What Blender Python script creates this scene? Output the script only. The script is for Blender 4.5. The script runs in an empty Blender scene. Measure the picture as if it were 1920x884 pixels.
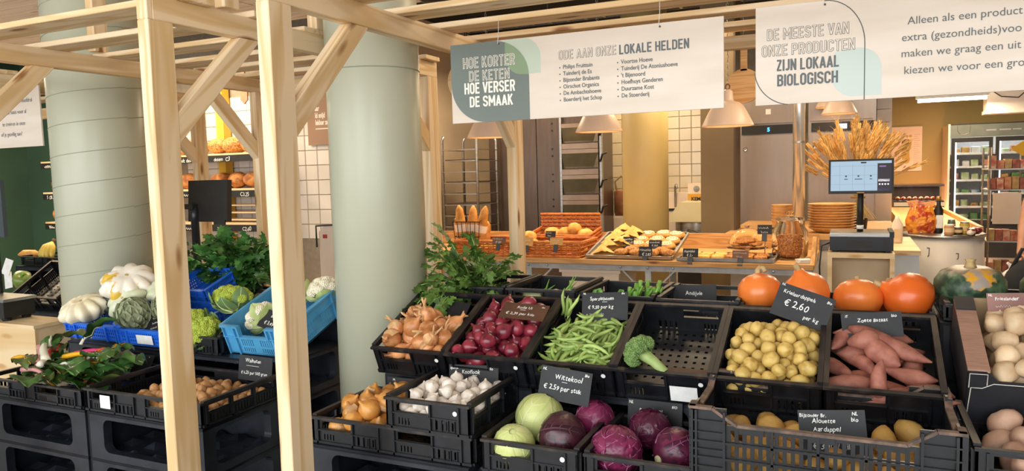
import bpy, bmesh, math, random
from mathutils import Vector, Matrix, Euler, noise
R = math.radians
random.seed(7)
sc = bpy.context.scene
C = sc.collection

# ---------------------------------------------------------------- camera
cam_data = bpy.data.cameras.new('camera')
cam = bpy.data.objects.new('camera', cam_data); C.objects.link(cam)
cam_data.sensor_width = 36.0; cam_data.lens = 26.168; cam_data.clip_start = 0.05
_m = Matrix(((0.9093, -0.0104, 0.4160), (0.4152, 0.0876, -0.9055), (-0.0270, 0.9961, 0.0840)))
cam.matrix_world = Matrix.Translation((0, 0, 1.6)) @ _m.to_4x4()
sc.camera = cam

# ---------------------------------------------------------------- world, lights, exposure
world = bpy.data.worlds.new('world'); sc.world = world; world.use_nodes = True
wb = world.node_tree.nodes['Background']
wb.inputs[0].default_value = (0.93, 0.97, 1.0, 1); wb.inputs[1].default_value = 2.3
sc.view_settings.view_transform = 'Standard'; sc.view_settings.look = 'None'
sc.view_settings.exposure = 0.22; sc.view_settings.gamma = 1.0; sc.view_settings.use_curve_mapping = False
def lamp(name, kind, loc, energy, col, size=0.3, rot=None, sy=None, spot=None):
    d = bpy.data.lights.new(name, kind); d.energy = energy; d.color = col
    if kind == 'AREA':
        d.size = size
        if sy: d.shape = 'RECTANGLE'; d.size_y = sy
    else: d.shadow_soft_size = size
    if kind == 'SPOT': d.spot_size = R(spot or 100); d.spot_blend = 0.6
    o = bpy.data.objects.new(name, d); C.objects.link(o); o.location = loc
    if rot: o.rotation_euler = rot
    return o
# daylight from the glazed shop front behind the camera
lamp('shopfront_daylight', 'AREA', (-1.2, -1.9, 2.5), 175, (1.0, 0.985, 0.96), 7.0, (R(74), 0, 0), 3.0)
# unseen area lights added under the ceiling to brighten kitchen, walls and far end
for x, y, e in ((-3.6, 6.9, 40), (-2.35, 8.75, 26), (-3.0, 7.6, 14), (-1.3, 7.0, 42), (-5.9, 5.0, 60), (-7.9, 4.3, 90), (1.6, 10.0, 120), (1.5, 13.2, 60), (0.4, 5.6, 40), (-0.9, 3.9, 20)):
    lamp('added_ceiling_fill', 'AREA', (x, y, 2.86), e, (1.0, 0.78, 0.52), 0.5, (0, 0, 0), 1.4)

# ---------------------------------------------------------------- materials
def lin(h):
    if isinstance(h, str):
        h = h.lstrip('#'); v = [int(h[i:i+2], 16)/255 for i in (0, 2, 4)]
        v = [c/12.92 if c <= 0.04045 else ((c+0.055)/1.055)**2.4 for c in v]
        return (v[0], v[1], v[2], 1)
    return tuple(h)+(1,)
MATS = {}
def nt(name):
    m = bpy.data.materials.new(name); m.use_nodes = True
    t = m.node_tree; b = t.nodes['Principled BSDF']; MATS[name] = m
    return m, t, b
def node(t, kind, **k):
    n = t.nodes.new(kind)
    for a, v in k.items(): setattr(n, a, v)
    return n
def M(name, a, b=None, scale=12.0, rough=0.55, metal=0.0, bump=0.0, rnd=0.0, stretch=None, detail=3.0, lo=0.35, hi=0.65, spec=0.5, trans=0.0, alpha=None, emit=None, es=1.0, bscale=None, coat=0.0, sss=0.0):
    """procedural material: two colours mixed by noise, value changed per object"""
    if name in MATS: return MATS[name]
    m, t, p = nt(name); L = t.links.new
    p.inputs['Roughness'].default_value = rough; p.inputs['Metallic'].default_value = metal
    p.inputs['Specular IOR Level'].default_value = spec
    tc = node(t, 'ShaderNodeTexCoord'); mp = node(t, 'ShaderNodeMapping')
    L(tc.outputs['Object'], mp.inputs['Vector'])
    if stretch: mp.inputs['Scale'].default_value = stretch
    oi = node(t, 'ShaderNodeObjectInfo')
    ml = node(t, 'ShaderNodeVectorMath', operation='SCALE'); ml.inputs[0].default_value = (13, 7, 5)
    L(oi.outputs['Random'], ml.inputs['Scale']); L(ml.outputs[0], mp.inputs['Location'])
    ns = node(t, 'ShaderNodeTexNoise'); ns.inputs['Scale'].default_value = scale; ns.inputs['Detail'].default_value = detail
    L(mp.outputs[0], ns.inputs['Vector'])
    cr = node(t, 'ShaderNodeValToRGB'); e = cr.color_ramp.elements
    e[0].position = lo; e[1].position = hi; e[0].color = lin(a); e[1].color = lin(b or a)
    L(ns.outputs[0], cr.inputs[0]); out = cr.outputs[0]
    if rnd:
        hs = node(t, 'ShaderNodeHueSaturation'); mr = node(t, 'ShaderNodeMapRange')
        mr.inputs['To Min'].default_value = 1-rnd; mr.inputs['To Max'].default_value = 1+rnd
        L(oi.outputs['Random'], mr.inputs['Value']); L(mr.outputs[0], hs.inputs['Value'])
        L(out, hs.inputs['Color']); out = hs.outputs[0]
    L(out, p.inputs['Base Color'])
    if bump:
        bp = node(t, 'ShaderNodeBump'); bp.inputs['Strength'].default_value = bump; bp.inputs['Distance'].default_value = 0.004
        src = ns
        if bscale:
            src = node(t, 'ShaderNodeTexNoise'); src.inputs['Scale'].default_value = bscale; L(mp.outputs[0], src.inputs['Vector'])
        L(src.outputs[0], bp.inputs['Height']); L(bp.outputs[0], p.inputs['Normal'])
    if trans: p.inputs['Transmission Weight'].default_value = trans; p.inputs['IOR'].default_value = 1.3
    if coat: p.inputs['Coat Weight'].default_value = coat
    if sss:
        p.inputs['Subsurface Weight'].default_value = sss; p.inputs['Subsurface Radius'].default_value = (0.01, 0.006, 0.003)
    if alpha is not None: p.inputs['Alpha'].default_value = alpha
    if emit: p.inputs['Emission Color'].default_value = lin(emit); p.inputs['Emission Strength'].default_value = es
    return m
def wood(name, a, b, knot='#8a5a2c', fine=26.0, rough=0.6):
    """sawn pine, grain along the local x axis, with sparse knots"""
    m, t, p = nt(name); L = t.links.new; p.inputs['Roughness'].default_value = rough
    tc = node(t, 'ShaderNodeTexCoord'); oi = node(t, 'ShaderNodeObjectInfo')
    ml = node(t, 'ShaderNodeVectorMath', operation='SCALE'); ml.inputs[0].default_value = (31, 17, 9)
    L(oi.outputs['Random'], ml.inputs['Scale'])
    ad = node(t, 'ShaderNodeVectorMath', operation='ADD'); L(tc.outputs['Object'], ad.inputs[0]); L(ml.outputs[0], ad.inputs[1])
    mp = node(t, 'ShaderNodeMapping'); mp.inputs['Scale'].default_value = (0.7, 9, 9); L(ad.outputs[0], mp.inputs[0])
    ns = node(t, 'ShaderNodeTexNoise'); ns.inputs['Scale'].default_value = 1.3; ns.inputs['Detail'].default_value = 2; ns.inputs['Distortion'].default_value = 0.6
    L(mp.outputs[0], ns.inputs['Vector'])
    mu = node(t, 'ShaderNodeMath', operation='MULTIPLY'); mu.inputs[1].default_value = fine; L(ns.outputs[0], mu.inputs[0])
    sn = node(t, 'ShaderNodeMath', operation='SINE'); L(mu.outputs[0], sn.inputs[0])
    mr = node(t, 'ShaderNodeMapRange'); mr.inputs['From Min'].default_value = -1; L(sn.outputs[0], mr.inputs['Value'])
    cr = node(t, 'ShaderNodeValToRGB'); e = cr.color_ramp.elements
    e[0].color = lin(a); e[1].color = lin(b); e[0].position = 0.35; e[1].position = 1.0; L(mr.outputs[0], cr.inputs[0])
    mk = node(t, 'ShaderNodeMapping'); mk.inputs['Scale'].default_value = (3.2, 11, 11); L(ad.outputs[0], mk.inputs[0])
    vo = node(t, 'ShaderNodeTexVoronoi'); vo.inputs['Scale'].default_value = 1.0; L(mk.outputs[0], vo.inputs['Vector'])
    kr = node(t, 'ShaderNodeValToRGB'); k = kr.color_ramp.elements
    k[0].position = 0.09; k[0].color = (1, 1, 1, 1); k[1].position = 0.19; k[1].color = (0, 0, 0, 1); L(vo.outputs['Distance'], kr.inputs[0])
    mx = node(t, 'ShaderNodeMix', data_type='RGBA'); L(kr.outputs[0], mx.inputs[0]); L(cr.outputs[0], mx.inputs[6]); mx.inputs[7].default_value = lin(knot)
    L(mx.outputs[2], p.inputs['Base Color'])
    bp = node(t, 'ShaderNodeBump'); bp.inputs['Strength'].default_value = 0.12; bp.inputs['Distance'].default_value = 0.002
    L(mr.outputs[0], bp.inputs['Height']); L(bp.outputs[0], p.inputs['Normal'])
    return m
PINE = wood('pine', '#e4cba6', '#d0ae7c')
OAK = wood('oak_table', '#c99c64', '#b2834c', '#7a4a20', 40)
BIRCH = wood('birch_ply', '#e0c69c', '#d3b27f', '#c0975f', 12)
PLANK = wood('ceiling_plank', '#e9e0d8', '#d8cabd', '#bda994', 22)
BLACKP = M('black_plastic', '#0c0d10', '#16181d', 25, 0.36, bump=0.05)
PLINTH = M('dark_plinth_plastic', '#191c22', '#272b34', 14, 0.34, bump=0.08)
DIRTY = M('worn_crate_rim', '#7a6152', '#453a34', 30, 0.7, bump=0.2)
BLUE = M('royal_blue_plastic', '#1c62d6', '#2a72e2', 10, 0.4)
CYAN = M('sky_blue_plastic', '#4795c4', '#58a6d2', 10, 0.4)
WHITE = M('white_paper', '#eeeeea', '#e2e2de', 30, 0.7)
CHALKB = M('chalkboard', '#131417', '#1c1e22', 18, 0.6)
CHALK = M('chalk_white', '#f2f2ee', '#e6e6e0', 60, 0.9)
STEEL = M('brushed_steel', '#9d9a95', '#b4b1ab', 8, 0.33, 0.9, stretch=(1, 1, 14))
DARKST = M('dark_oven_steel', '#57483d', '#604f43', 4, 0.3, 0.6, stretch=(8, 8, 1))
SAGE = M('sage_paint', '#adae97', '#b4b5a0', 1.5, 0.35)
CREAM = M('cream_enamel', '#e9d9c6', '#e2cfba', 4, 0.3)
GREYST = M('grey_painted_steel', '#b9bcbd', '#a5a7a8', 12, 0.5)
RED = M('red_print', '#b23a2a', rough=0.6)

# ---------------------------------------------------------------- mesh builder
class MB:
    def __init__(s): s.v = []; s.f = []; s.mi = []; s.cur = 0
    def add(s, vs, fs):
        o = len(s.v); s.v += [tuple(v) for v in vs]
        s.f += [tuple(i+o for i in f) for f in fs]; s.mi += [s.cur]*len(fs); return s
    def box(s, x0, x1, y0, y1, z0, z1, mat=None):
        vs = [Vector((x, y, z)) for x in (x0, x1) for y in (y0, y1) for z in (z0, z1)]
        if mat: vs = [mat @ v for v in vs]
        return s.add(vs, [(0, 1, 3, 2), (4, 6, 7, 5), (0, 4, 5, 1), (2, 3, 7, 6), (0, 2, 6, 4), (1, 5, 7, 3)])
    def bar(s, p, q, w, h, up=(0, 0, 1)):
        p, q = Vector(p), Vector(q); d = q-p; L = d.length; d.normalize()
        up = Vector(up); x = d; y = up.cross(x)
        if y.length < 1e-4: y = Vector((0, 1, 0)).cross(x)
        y.normalize(); z = x.cross(y)
        m = Matrix((x, y, z)).transposed().to_4x4(); m.translation = p
        return s.box(0, L, -w/2, w/2, -h/2, h/2, m)
    def lathe(s, prof, n=20, center=(0, 0, 0), fn=None, cap=True):
        vs = []; c = Vector(center)
        for k, (r, z) in enumerate(prof):
            for i in range(n):
                a = 2*math.pi*i/n; rr = r*(fn(a, k/(len(prof)-1)) if fn else 1)
                vs.append(c+Vector((rr*math.cos(a), rr*math.sin(a), z)))
        fs = [(k*n+i, k*n+(i+1) % n, (k+1)*n+(i+1) % n, (k+1)*n+i) for k in range(len(prof)-1) for i in range(n)]
        if cap:
            if prof[0][0] > 1e-5: fs.append(tuple(range(n-1, -1, -1)))
            if prof[-1][0] > 1e-5: fs.append(tuple((len(prof)-1)*n+i for i in range(n)))
        return s.add(vs, fs)
    def tube(s, pts, r, n=8, cap=True):
        pts = [Vector(p) for p in pts]; rs = r if isinstance(r, (list, tuple)) else [r]*len(pts)
        vs = []; prev = None
        for k, p in enumerate(pts):
            d = (pts[min(k+1, len(pts)-1)]-pts[max(k-1, 0)]).normalized()
            if prev is None:
                a = Vector((0, 0, 1)) if abs(d.z) < 0.9 else Vector((1, 0, 0)); x = d.cross(a).normalized()
            else: x = (prev-d*prev.dot(d)).normalized()
            prev = x; y = d.cross(x)
            vs += [p+(x*math.cos(2*math.pi*i/n)+y*math.sin(2*math.pi*i/n))*rs[k] for i in range(n)]
        fs = [(k*n+i, k*n+(i+1) % n, (k+1)*n+(i+1) % n, (k+1)*n+i) for k in range(len(pts)-1) for i in range(n)]
        if cap: fs += [tuple(range(n-1, -1, -1)), tuple((len(pts)-1)*n+i for i in range(n))]
        return s.add(vs, fs)
    def ball(s, c, rx, ry=None, rz=None, n=12, m=8, fn=None):
        ry = ry or rx; rz = rz or rx; c = Vector(c); vs = [c+Vector((0, 0, -rz))]
        for k in range(1, m):
            b = -math.pi/2+math.pi*k/m
            for i in range(n):
                a = 2*math.pi*i/n; d = Vector((math.cos(a)*math.cos(b), math.sin(a)*math.cos(b), math.sin(b)))
                q = fn(d) if fn else 1.0
                vs.append(c+Vector((d.x*rx, d.y*ry, d.z*rz))*q)
        vs.append(c+Vector((0, 0, rz))); e = len(vs)-1
        fs = [(0, 1+(i+1) % n, 1+i) for i in range(n)]
        fs += [(1+k*n+i, 1+k*n+(i+1) % n, 1+(k+1)*n+(i+1) % n, 1+(k+1)*n+i) for k in range(m-2) for i in range(n)]
        fs += [(e, 1+(m-2)*n+i, 1+(m-2)*n+(i+1) % n) for i in range(n)]
        return s.add(vs, fs)
    def grid(s, fn, nu, nv):
        vs = [fn(i/nu, j/nv) for j in range(nv+1) for i in range(nu+1)]
        return s.add(vs, [(j*(nu+1)+i, j*(nu+1)+i+1, (j+1)*(nu+1)+i+1, (j+1)*(nu+1)+i) for j in range(nv) for i in range(nu)])
    def prism(s, poly, y0, y1):
        """polygon in x,z extruded along y"""
        n = len(poly); vs = [(x, y0, z) for x, z in poly]+[(x, y1, z) for x, z in poly]
        return s.add(vs, [tuple(range(n)), tuple(range(2*n-1, n-1, -1))]+[(i, i+n, (i+1) % n+n, (i+1) % n) for i in range(n)])
    def mesh(s, name, mats, smooth=False):
        me = bpy.data.meshes.new(name); me.from_pydata(s.v, [], s.f)
        for m in (mats if isinstance(mats, (list, tuple)) else [mats]): me.materials.append(m)
        if any(s.mi): me.polygons.foreach_set('material_index', s.mi)
        bm = bmesh.new(); bm.from_mesh(me); bmesh.ops.recalc_face_normals(bm, faces=bm.faces); bm.to_mesh(me); bm.free()
        if smooth: me.polygons.foreach_set('use_smooth', [True]*len(me.polygons))
        me.update(); return me
    def build(s, name, mats, parent=None, smooth=False, loc=None, rot=None):
        return link(name, s.mesh(name, mats, smooth), parent, loc, rot)
def link(name, me, parent=None, loc=None, rot=None, scale=None):
    o = bpy.data.objects.new(name, me); C.objects.link(o)
    if parent: o.parent = parent
    if loc is not None: o.location = loc
    if rot is not None: o.rotation_euler = rot
    if scale is not None: o.scale = scale if isinstance(scale, (tuple, list, Vector)) else (scale,)*3
    return o
def tag(o, label, cat, group=None):
    o['label'] = label; o['category'] = cat
    if group: o['group'] = group
    return o
def struct(o, label=None, cat=None):
    o['kind'] = 'structure'
    if label: o['label'] = label
    if cat: o['category'] = cat
    return o
def thing(name, label, cat, loc=(0, 0, 0), rot=(0, 0, 0), group=None):
    o = bpy.data.objects.new(name, None); C.objects.link(o); o.empty_display_size = 0.05
    o.location = loc; o.rotation_euler = rot; return tag(o, label, cat, group)
def wm(o):
    m = Matrix.Translation(o.location) @ o.rotation_euler.to_matrix().to_4x4() @ Matrix.Diagonal(o.scale).to_4x4()
    return wm(o.parent) @ m if o.parent else m
def place(o, mat):
    l, q, s_ = mat.decompose(); o.location = l; o.rotation_euler = q.to_euler(); o.scale = s_; return o
def sub(me, lv=1):
    """Catmull-Clark a mesh datablock in place"""
    o = bpy.data.objects.new('tmp', me); C.objects.link(o)
    md = o.modifiers.new('s', 'SUBSURF'); md.levels = lv; md.render_levels = lv
    dg = bpy.context.evaluated_depsgraph_get(); n = bpy.data.meshes.new_from_object(o.evaluated_get(dg))
    n.name = me.name; bpy.data.objects.remove(o); bpy.data.meshes.remove(me)
    n.polygons.foreach_set('use_smooth', [True]*len(n.polygons)); return n
def smooth(o): o.data.polygons.foreach_set('use_smooth', [True]*len(o.data.polygons)); return o

# ---------------------------------------------------------------- lettering
_tx = {}
def glyphs(txt, size, bold=0.0, outline=0.0, align='LEFT', sp=1.0):
    key = (txt, size, bold, outline, align, sp)
    if key in _tx: return _tx[key]
    c = bpy.data.curves.new('txt', 'FONT'); c.body = txt; c.size = size; c.align_x = align; c.resolution_u = 3
    c.space_character = sp
    if outline: c.fill_mode = 'NONE'; c.bevel_depth = outline; c.bevel_resolution = 0
    elif bold: c.offset = bold
    o = bpy.data.objects.new('txt', c); C.objects.link(o)
    me = bpy.data.meshes.new_from_object(o); me.name = 'lettering'; bpy.data.objects.remove(o); bpy.data.curves.remove(c)
    _tx[key] = me; return me
def letter(parent, txt, x, y, size, mat, z=0.0015, sx=1.0, bold=0.0, outline=0.0, align='LEFT', rot=0.0, shear=0.0, sp=1.0, name='lettering'):
    """flat lettering on a sign whose face is the local x-y plane"""
    me = glyphs(txt, size, bold, outline, align, sp).copy()
    me.materials.clear(); me.materials.append(mat)
    mm = Matrix.Translation((x, y, z)) @ Matrix.Rotation(rot, 4, 'Z') @ Matrix(((sx, shear, 0, 0), (0, 1, 0, 0), (0, 0, 1, 0), (0, 0, 0, 1)))
    me.transform(mm)
    o = link(name, me, parent); return o
def hand(parent, txt, x, y, size, mat, z=0.0015, sx=0.9, bold=0.0, rot=0.0, name='lettering', jit=1.0):
    """handwriting: every letter a little turned, shifted and scaled"""
    rg = random.Random(txt+str(size)); mb = MB(); cx = 0
    if txt[0] == '~':                                               # chalk marks too blurred in the photograph to read
        n = int(txt[1:]); pts = [(size*.28*i*sx, size*(.05 if i % 2 else rg.uniform(.3, .65)), 0) for i in range(n*2)]
        o = mb.tube(pts, size*.05, 4).build('chalk_mark', mat, parent); o.location = (x, y, z); o.rotation_euler = (0, 0, rot); return o
    for ch in txt:
        if ch == ' ': cx += 0.30*size; continue
        g = glyphs(ch, size, bold); xs = [v.co.x for v in g.vertices]
        if not xs: continue
        x0, x1 = min(xs), max(xs); a = rg.uniform(-0.12, 0.12)*jit; k = rg.uniform(0.9, 1.12); dy = rg.uniform(-0.05, 0.05)*size*jit
        ca, sa = math.cos(a), math.sin(a); vs = []
        for v in g.vertices:
            px, py = (v.co.x-x0)*k*sx, v.co.y*k
            vs.append((cx+px*ca-py*sa+0.1*py, px*sa+py*ca+dy, 0))
        mb.add(vs, [tuple(p.vertices) for p in g.polygons]); cx += ((x1-x0)*k+0.085*size)*sx
    o = mb.build(name, mat, parent); o.location = (x, y, z); o.rotation_euler = (0, 0, rot); return o
_l, _r, _b, _t = .08, .42, .08, .92
BLOCK = {'O': (.5, [[(_l, .2), (_l, .8), (.18, _t), (.32, _t), (_r, .8), (_r, .2), (.32, _b), (.18, _b), (_l, .2)]]), 'H': (.5, [[(_l, 0), (_l, 1)], [(_r, 0), (_r, 1)], [(_l, .5), (_r, .5)]]),
 'E': (.46, [[(_l, 0), (_l, 1)], [(_l, _t), (.44, _t)], [(_l, .5), (.40, .5)], [(_l, _b), (.44, _b)]]), 'V': (.5, [[(.05, 1), (.25, .04)], [(.25, .04), (.45, 1)]]), 'A': (.52, [[(.26, .96), (.06, 0)], [(.26, .96), (.46, 0)], [(.13, .27), (.39, .27)]]),
 'R': (.5, [[(_l, 0), (_l, 1)], [(_l, _t), (.32, _t), (_r, .82), (_r, .58), (.32, .48), (_l, .48)], [(.28, .48), (.42, 0)]]), 'P': (.5, [[(_l, 0), (_l, 1)], [(_l, _t), (.32, _t), (_r, .82), (_r, .54), (.32, .44), (_l, .44)]]),
 'S': (.5, [[(_r, .72), (_r, .82), (.32, _t), (.18, _t), (_l, .82), (_l, .63), (.16, .54), (.34, .46), (_r, .37), (_r, .18), (.32, _b), (.18, _b), (_l, .18), (_l, .28)]]), 'D': (.5, [[(_l, 0), (_l, 1)], [(_l, _t), (.30, _t), (_r, .80), (_r, .20), (.30, _b), (_l, _b)]]),
 'M': (.66, [[(_l, 0), (_l, 1)], [(.58, 0), (.58, 1)], [(_l, .96), (.33, .3)], [(.33, .3), (.58, .96)]]), 'K': (.5, [[(_l, 0), (_l, 1)], [(_l, .40), (.42, 1)], [(.19, .55), (.43, 0)]]), 'L': (.44, [[(_l, 0), (_l, 1)], [(_l, _b), (.42, _b)]]),
 'N': (.5, [[(_l, 0), (_l, 1)], [(_r, 0), (_r, 1)], [(_l, .96), (_r, .04)]]), 'Z': (.46, [[(.03, _t), (.42, _t)], [(.38, _t), (.08, _b)], [(.04, _b), (.43, _b)]]), 'I': (.16, [[(.08, 0), (.08, 1)]]), 'J': (.38, [[(.30, 1), (.30, .2), (.21, _b), (.14, _b), (.06, .17)]]),
 'B': (.5, [[(_l, 0), (_l, 1)], [(_l, _t), (.30, _t), (.40, .84), (.40, .62), (.30, .53), (_l, .53)], [(.30, .53), (_r, .43), (_r, .18), (.32, _b), (_l, _b)]]), 'G': (.5, [[(_r, .70), (_r, .82), (.32, _t), (.18, _t), (_l, .82), (_l, .18), (.18, _b), (.32, _b), (_r, .18), (_r, .46), (.27, .46)]]),
 'C': (.5, [[(_r, .68), (_r, .82), (.32, _t), (.18, _t), (_l, .82), (_l, .18), (.18, _b), (.32, _b), (_r, .18), (_r, .32)]]), 'T': (.46, [[(.23, 0), (.23, 1)], [(.02, _t), (.44, _t)]]), 'U': (.5, [[(_l, 1), (_l, .18), (.18, _b), (.32, _b), (_r, .18), (_r, 1)]])}
def block(parent, txt, x, y, cap, width, mat, inner=None, z=.0012, line=.045):
    """condensed block capitals set to a given width; with inner = colour of the board they read as outlines"""
    adv = [(.26 if c == ' ' else BLOCK[c][0]+.07) for c in txt]; kx = width/(sum(adv)-.07)
    def strokes(st, zz, ins, m, nm):
        mb = MB(); cx = 0
        for c, a in zip(txt, adv):
            zk = 0.0
            if c != ' ':
                for path in BLOCK[c][1]:
                    P = [Vector(((cx+p[0])*kx, p[1]*cap)) for p in path]; w_ = st*min(kx, cap)/2; n = len(P)
                    for i in range(n-1):
                        p, q = P[i].copy(), P[i+1].copy(); d = (q-p).normalized()
                        if ins:
                            if i == 0 and path[0] != path[-1]: p += d*ins*cap
                            if i == n-2 and path[0] != path[-1]: q -= d*ins*cap
                        e = Vector((-d.y, d.x))*w_; zk += 2.5e-5; mb.add([(*(p+e), zk), (*(p-e), zk), (*(q-e), zk), (*(q+e), zk)], [(0, 1, 2, 3)])
                    for p in (P[1:-1]+([P[0]] if path[0] == path[-1] else [])):
                        zk += 2.5e-5; mb.add([(p.x+w_*math.cos(k*.7854), p.y+w_*math.sin(k*.7854), zk) for k in range(8)], [tuple(range(8))])
            cx += a
        o = mb.build(nm, m, parent); o.location = (x, y, zz); return o
    strokes(.165*max(1, cap/kx*.8), z, 0, mat, 'lettering')
    if inner: strokes(.165*max(1, cap/kx*.8)-2*line, z+.0009, line, inner, 'lettering_fill')
# ================================================================ the shell
FLOORM = M('floor_screed', '#8d8377', '#a0968a', 2.0, 0.35)
BLACKC = M('black_ceiling_paint', '#0d0c0b', '#181614', 6, 0.9)
GREENW = M('dark_green_paint', '#2c4636', '#31503d', 1.2, 0.7)
OLIVE = M('olive_paint', '#93804e', '#9a8756', 1.0, 0.75)
PLASTER = M('warm_plaster', '#b9a58c', '#c2ad93', 2, 0.8)
GROUT = M('tile_grout', '#8f8474', '#9a8f7e', 20, 0.9)
TILEM = M('glazed_tile', '#e8e2da', '#e0d8ce', 1.0, 0.12, rnd=0.07, bump=0.02)
def slab(name, x0, x1, y0, y1, z0, z1, mat, label, cat):
    return struct(MB().box(x0, x1, y0, y1, z0, z1).build(name, mat), label, cat)
slab('floor', -9.6, 4.6, -2.5, 15.6, -0.1, 0, FLOORM, 'grey brown screed floor of the market hall', 'floor')
roof = slab('ceiling', -9.6, 4.6, -2.5, 15.6, 3.4, 3.5, BLACKC, 'black painted ceiling with cable trays and pale plank lining', 'ceiling')
wl = slab('wall_left', -9.6, -9.5, -2.5, 15.6, 0, 3.4, GREENW, 'dark green painted side wall', 'wall')
slab('wall_right', 4.5, 4.6, -2.5, 15.6, 0, 3.4, PLASTER, 'warm plastered side wall', 'wall')
slab('wall_far', 0.3, 4.5, 15.2, 15.3, 0, 3.4, OLIVE, 'olive brown painted wall behind the glass door fridges', 'wall')
slab('wall_green', -9.5, -6.95, 6.06, 6.16, 0, 3.4, GREENW, 'dark green wall carrying bread shelves', 'wall')
wt = slab('wall_bread', -6.95, -4.55, 6.06, 6.16, 0, 3.4, GROUT, 'cream tiled wall behind the bread shelves', 'wall')
slab('wall_partition', -4.65, -4.55, 6.16, 9.5, 0, 3.4, PLASTER, 'partition beside the bakery kitchen', 'wall')
wk = slab('wall_kitchen', -4.65, 0.3, 9.5, 9.6, 0, 3.4, GROUT, 'cream tiled back wall of the bakery kitchen', 'wall')
slab('wall_passage', 0.26, 0.36, 9.5, 15.2, 0, 3.4, OLIVE, 'olive wall between kitchen and fridges', 'wall')
def tiles(wall, x0, x1, z0, z1, y, tw, th, tm_=None):
    g = 0.006; me = MB()
    b = 0.004
    vs = [(-tw/2+g/2, 0, -th/2+g/2), (tw/2-g/2, 0, -th/2+g/2), (tw/2-g/2, 0, th/2-g/2), (-tw/2+g/2, 0, th/2-g/2)]
    vs += [(x*(1-2*b/tw), -0.007, z*(1-2*b/th)) for x, _, z in vs]
    me.add(vs, [(4, 5, 6, 7), (0, 1, 5, 4), (1, 2, 6, 5), (2, 3, 7, 6), (3, 0, 4, 7)])
    md = me.mesh('tile', tm_ or TILEM); rg = random.Random(3)
    nx = int((x1-x0)/tw); nz = int((z1-z0)/th)
    for i in range(nx):
        for j in range(nz):
            link('tile', md, wall, (x0+(i+.5)*tw, y, z0+(j+.5)*th), (rg.uniform(-.006, .006), 0, rg.uniform(-.006, .006)))
tiles(wt, -6.72, -4.6, 0.98, 2.62, 6.06, 0.15, 0.15)
tiles(wk, -4.55, -0.95, 0.9, 2.55, 9.5, 0.15, 0.15, M('warm_kitchen_tile', '#d8c9aa', '#cfbf9f', 1.0, 0.12, rnd=0.06, bump=0.02))
# plank lining under the front part of the ceiling
pk = MB().box(-1.9, 1.9, -0.068, 0.068, 0, 0.02).mesh('plank', PLANK)
lining = struct(thing('ceiling_lining', 'pale wooden plank lining above the timber frames', 'ceiling'))
for j in range(28):
    for k in range(3):
        link('plank', pk, lining, (-6.6+3.82*k+(j % 3)*0.3, 1.1+0.14*j, 2.9))
# services below the black ceiling
for y, z in ((6.2, 3.1), (7.6, 3.2)):
    t = thing('cable_tray', 'perforated steel cable tray under black ceiling' if y < 7 else 'perforated steel cable tray deeper under black ceiling', 'cable tray', (-3, y, z))
    MB().box(-4, 6, -0.1, -0.095, 0, 0.06).build('side_rail', STEEL, t); MB().box(-4, 6, 0.095, 0.1, 0, 0.06).build('side_rail', STEEL, t)
    mb = MB()
    for i in range(50): mb.box(-4+i*0.2, -3.97+i*0.2, -0.1, 0.1, 0, 0.004)
    r_ = mb.build('rung', STEEL, t); r_['kind'] = 'stuff'
    for x in (-3, 0, 3, 5): MB().tube([(x, 0, 0.05), (x, 0, 3.4-z)], 0.006, 6).build('hanger_rod', STEEL, t)

# ---------------------------------------------------------------- round columns
def column(name, x, y, r, label, seams=(), z1=3.4, mat=SAGE):
    t = struct(thing(name, label, 'column', (x, y, 0)))
    MB().lathe([(r, 0), (r, z1)], 64).build('cladding', mat, t, True)
    for z, sl in seams:
        n = 64; pts = [(math.cos(2*math.pi*i/n)*(r+0.0005), math.sin(2*math.pi*i/n)*(r+0.0005), z+sl*(i/n-0.5)) for i in range(n+1)]
        MB().tube(pts, 0.0022, 5, False).build('seam', SEAM, t)
    return t
SEAM = M('joint_line', '#979a86', rough=0.8)  # sheet joints, slightly darker than the sage cladding
column('round_column', -3.693, 2.75, 0.231, 'sage green round column banded with spiral sheet seams, by blue crates', [(0.78+0.155*i, 0.16) for i in range(12)])
column('round_column', -1.775, 2.555, 0.187, 'smooth sage green round column beside shallot crate', [(2.02, 0.0)])
column('round_column', -1.80, 7.0, 0.215, 'pale ochre round column behind the pastry table', (), 3.4, M('ochre_paint', '#bda468', '#c7ae72', 2, 0.5))
t = struct(thing('square_column', 'brown painted square column beside the steel fridge', 'column', (-1.1, 7.05, 0)))
MB().box(-0.16, 0.13, -0.16, 0.16, 0, 3.4).build('cladding', M('brown_paint', '#6d5a3c', '#75623f', 2, 0.6), t)
MB().box(0.131, 0.145, -0.16, 0.16, 0, 3.4).build('corner_strip', M('brown_corner', '#4f3d28', rough=0.6), t)

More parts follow.
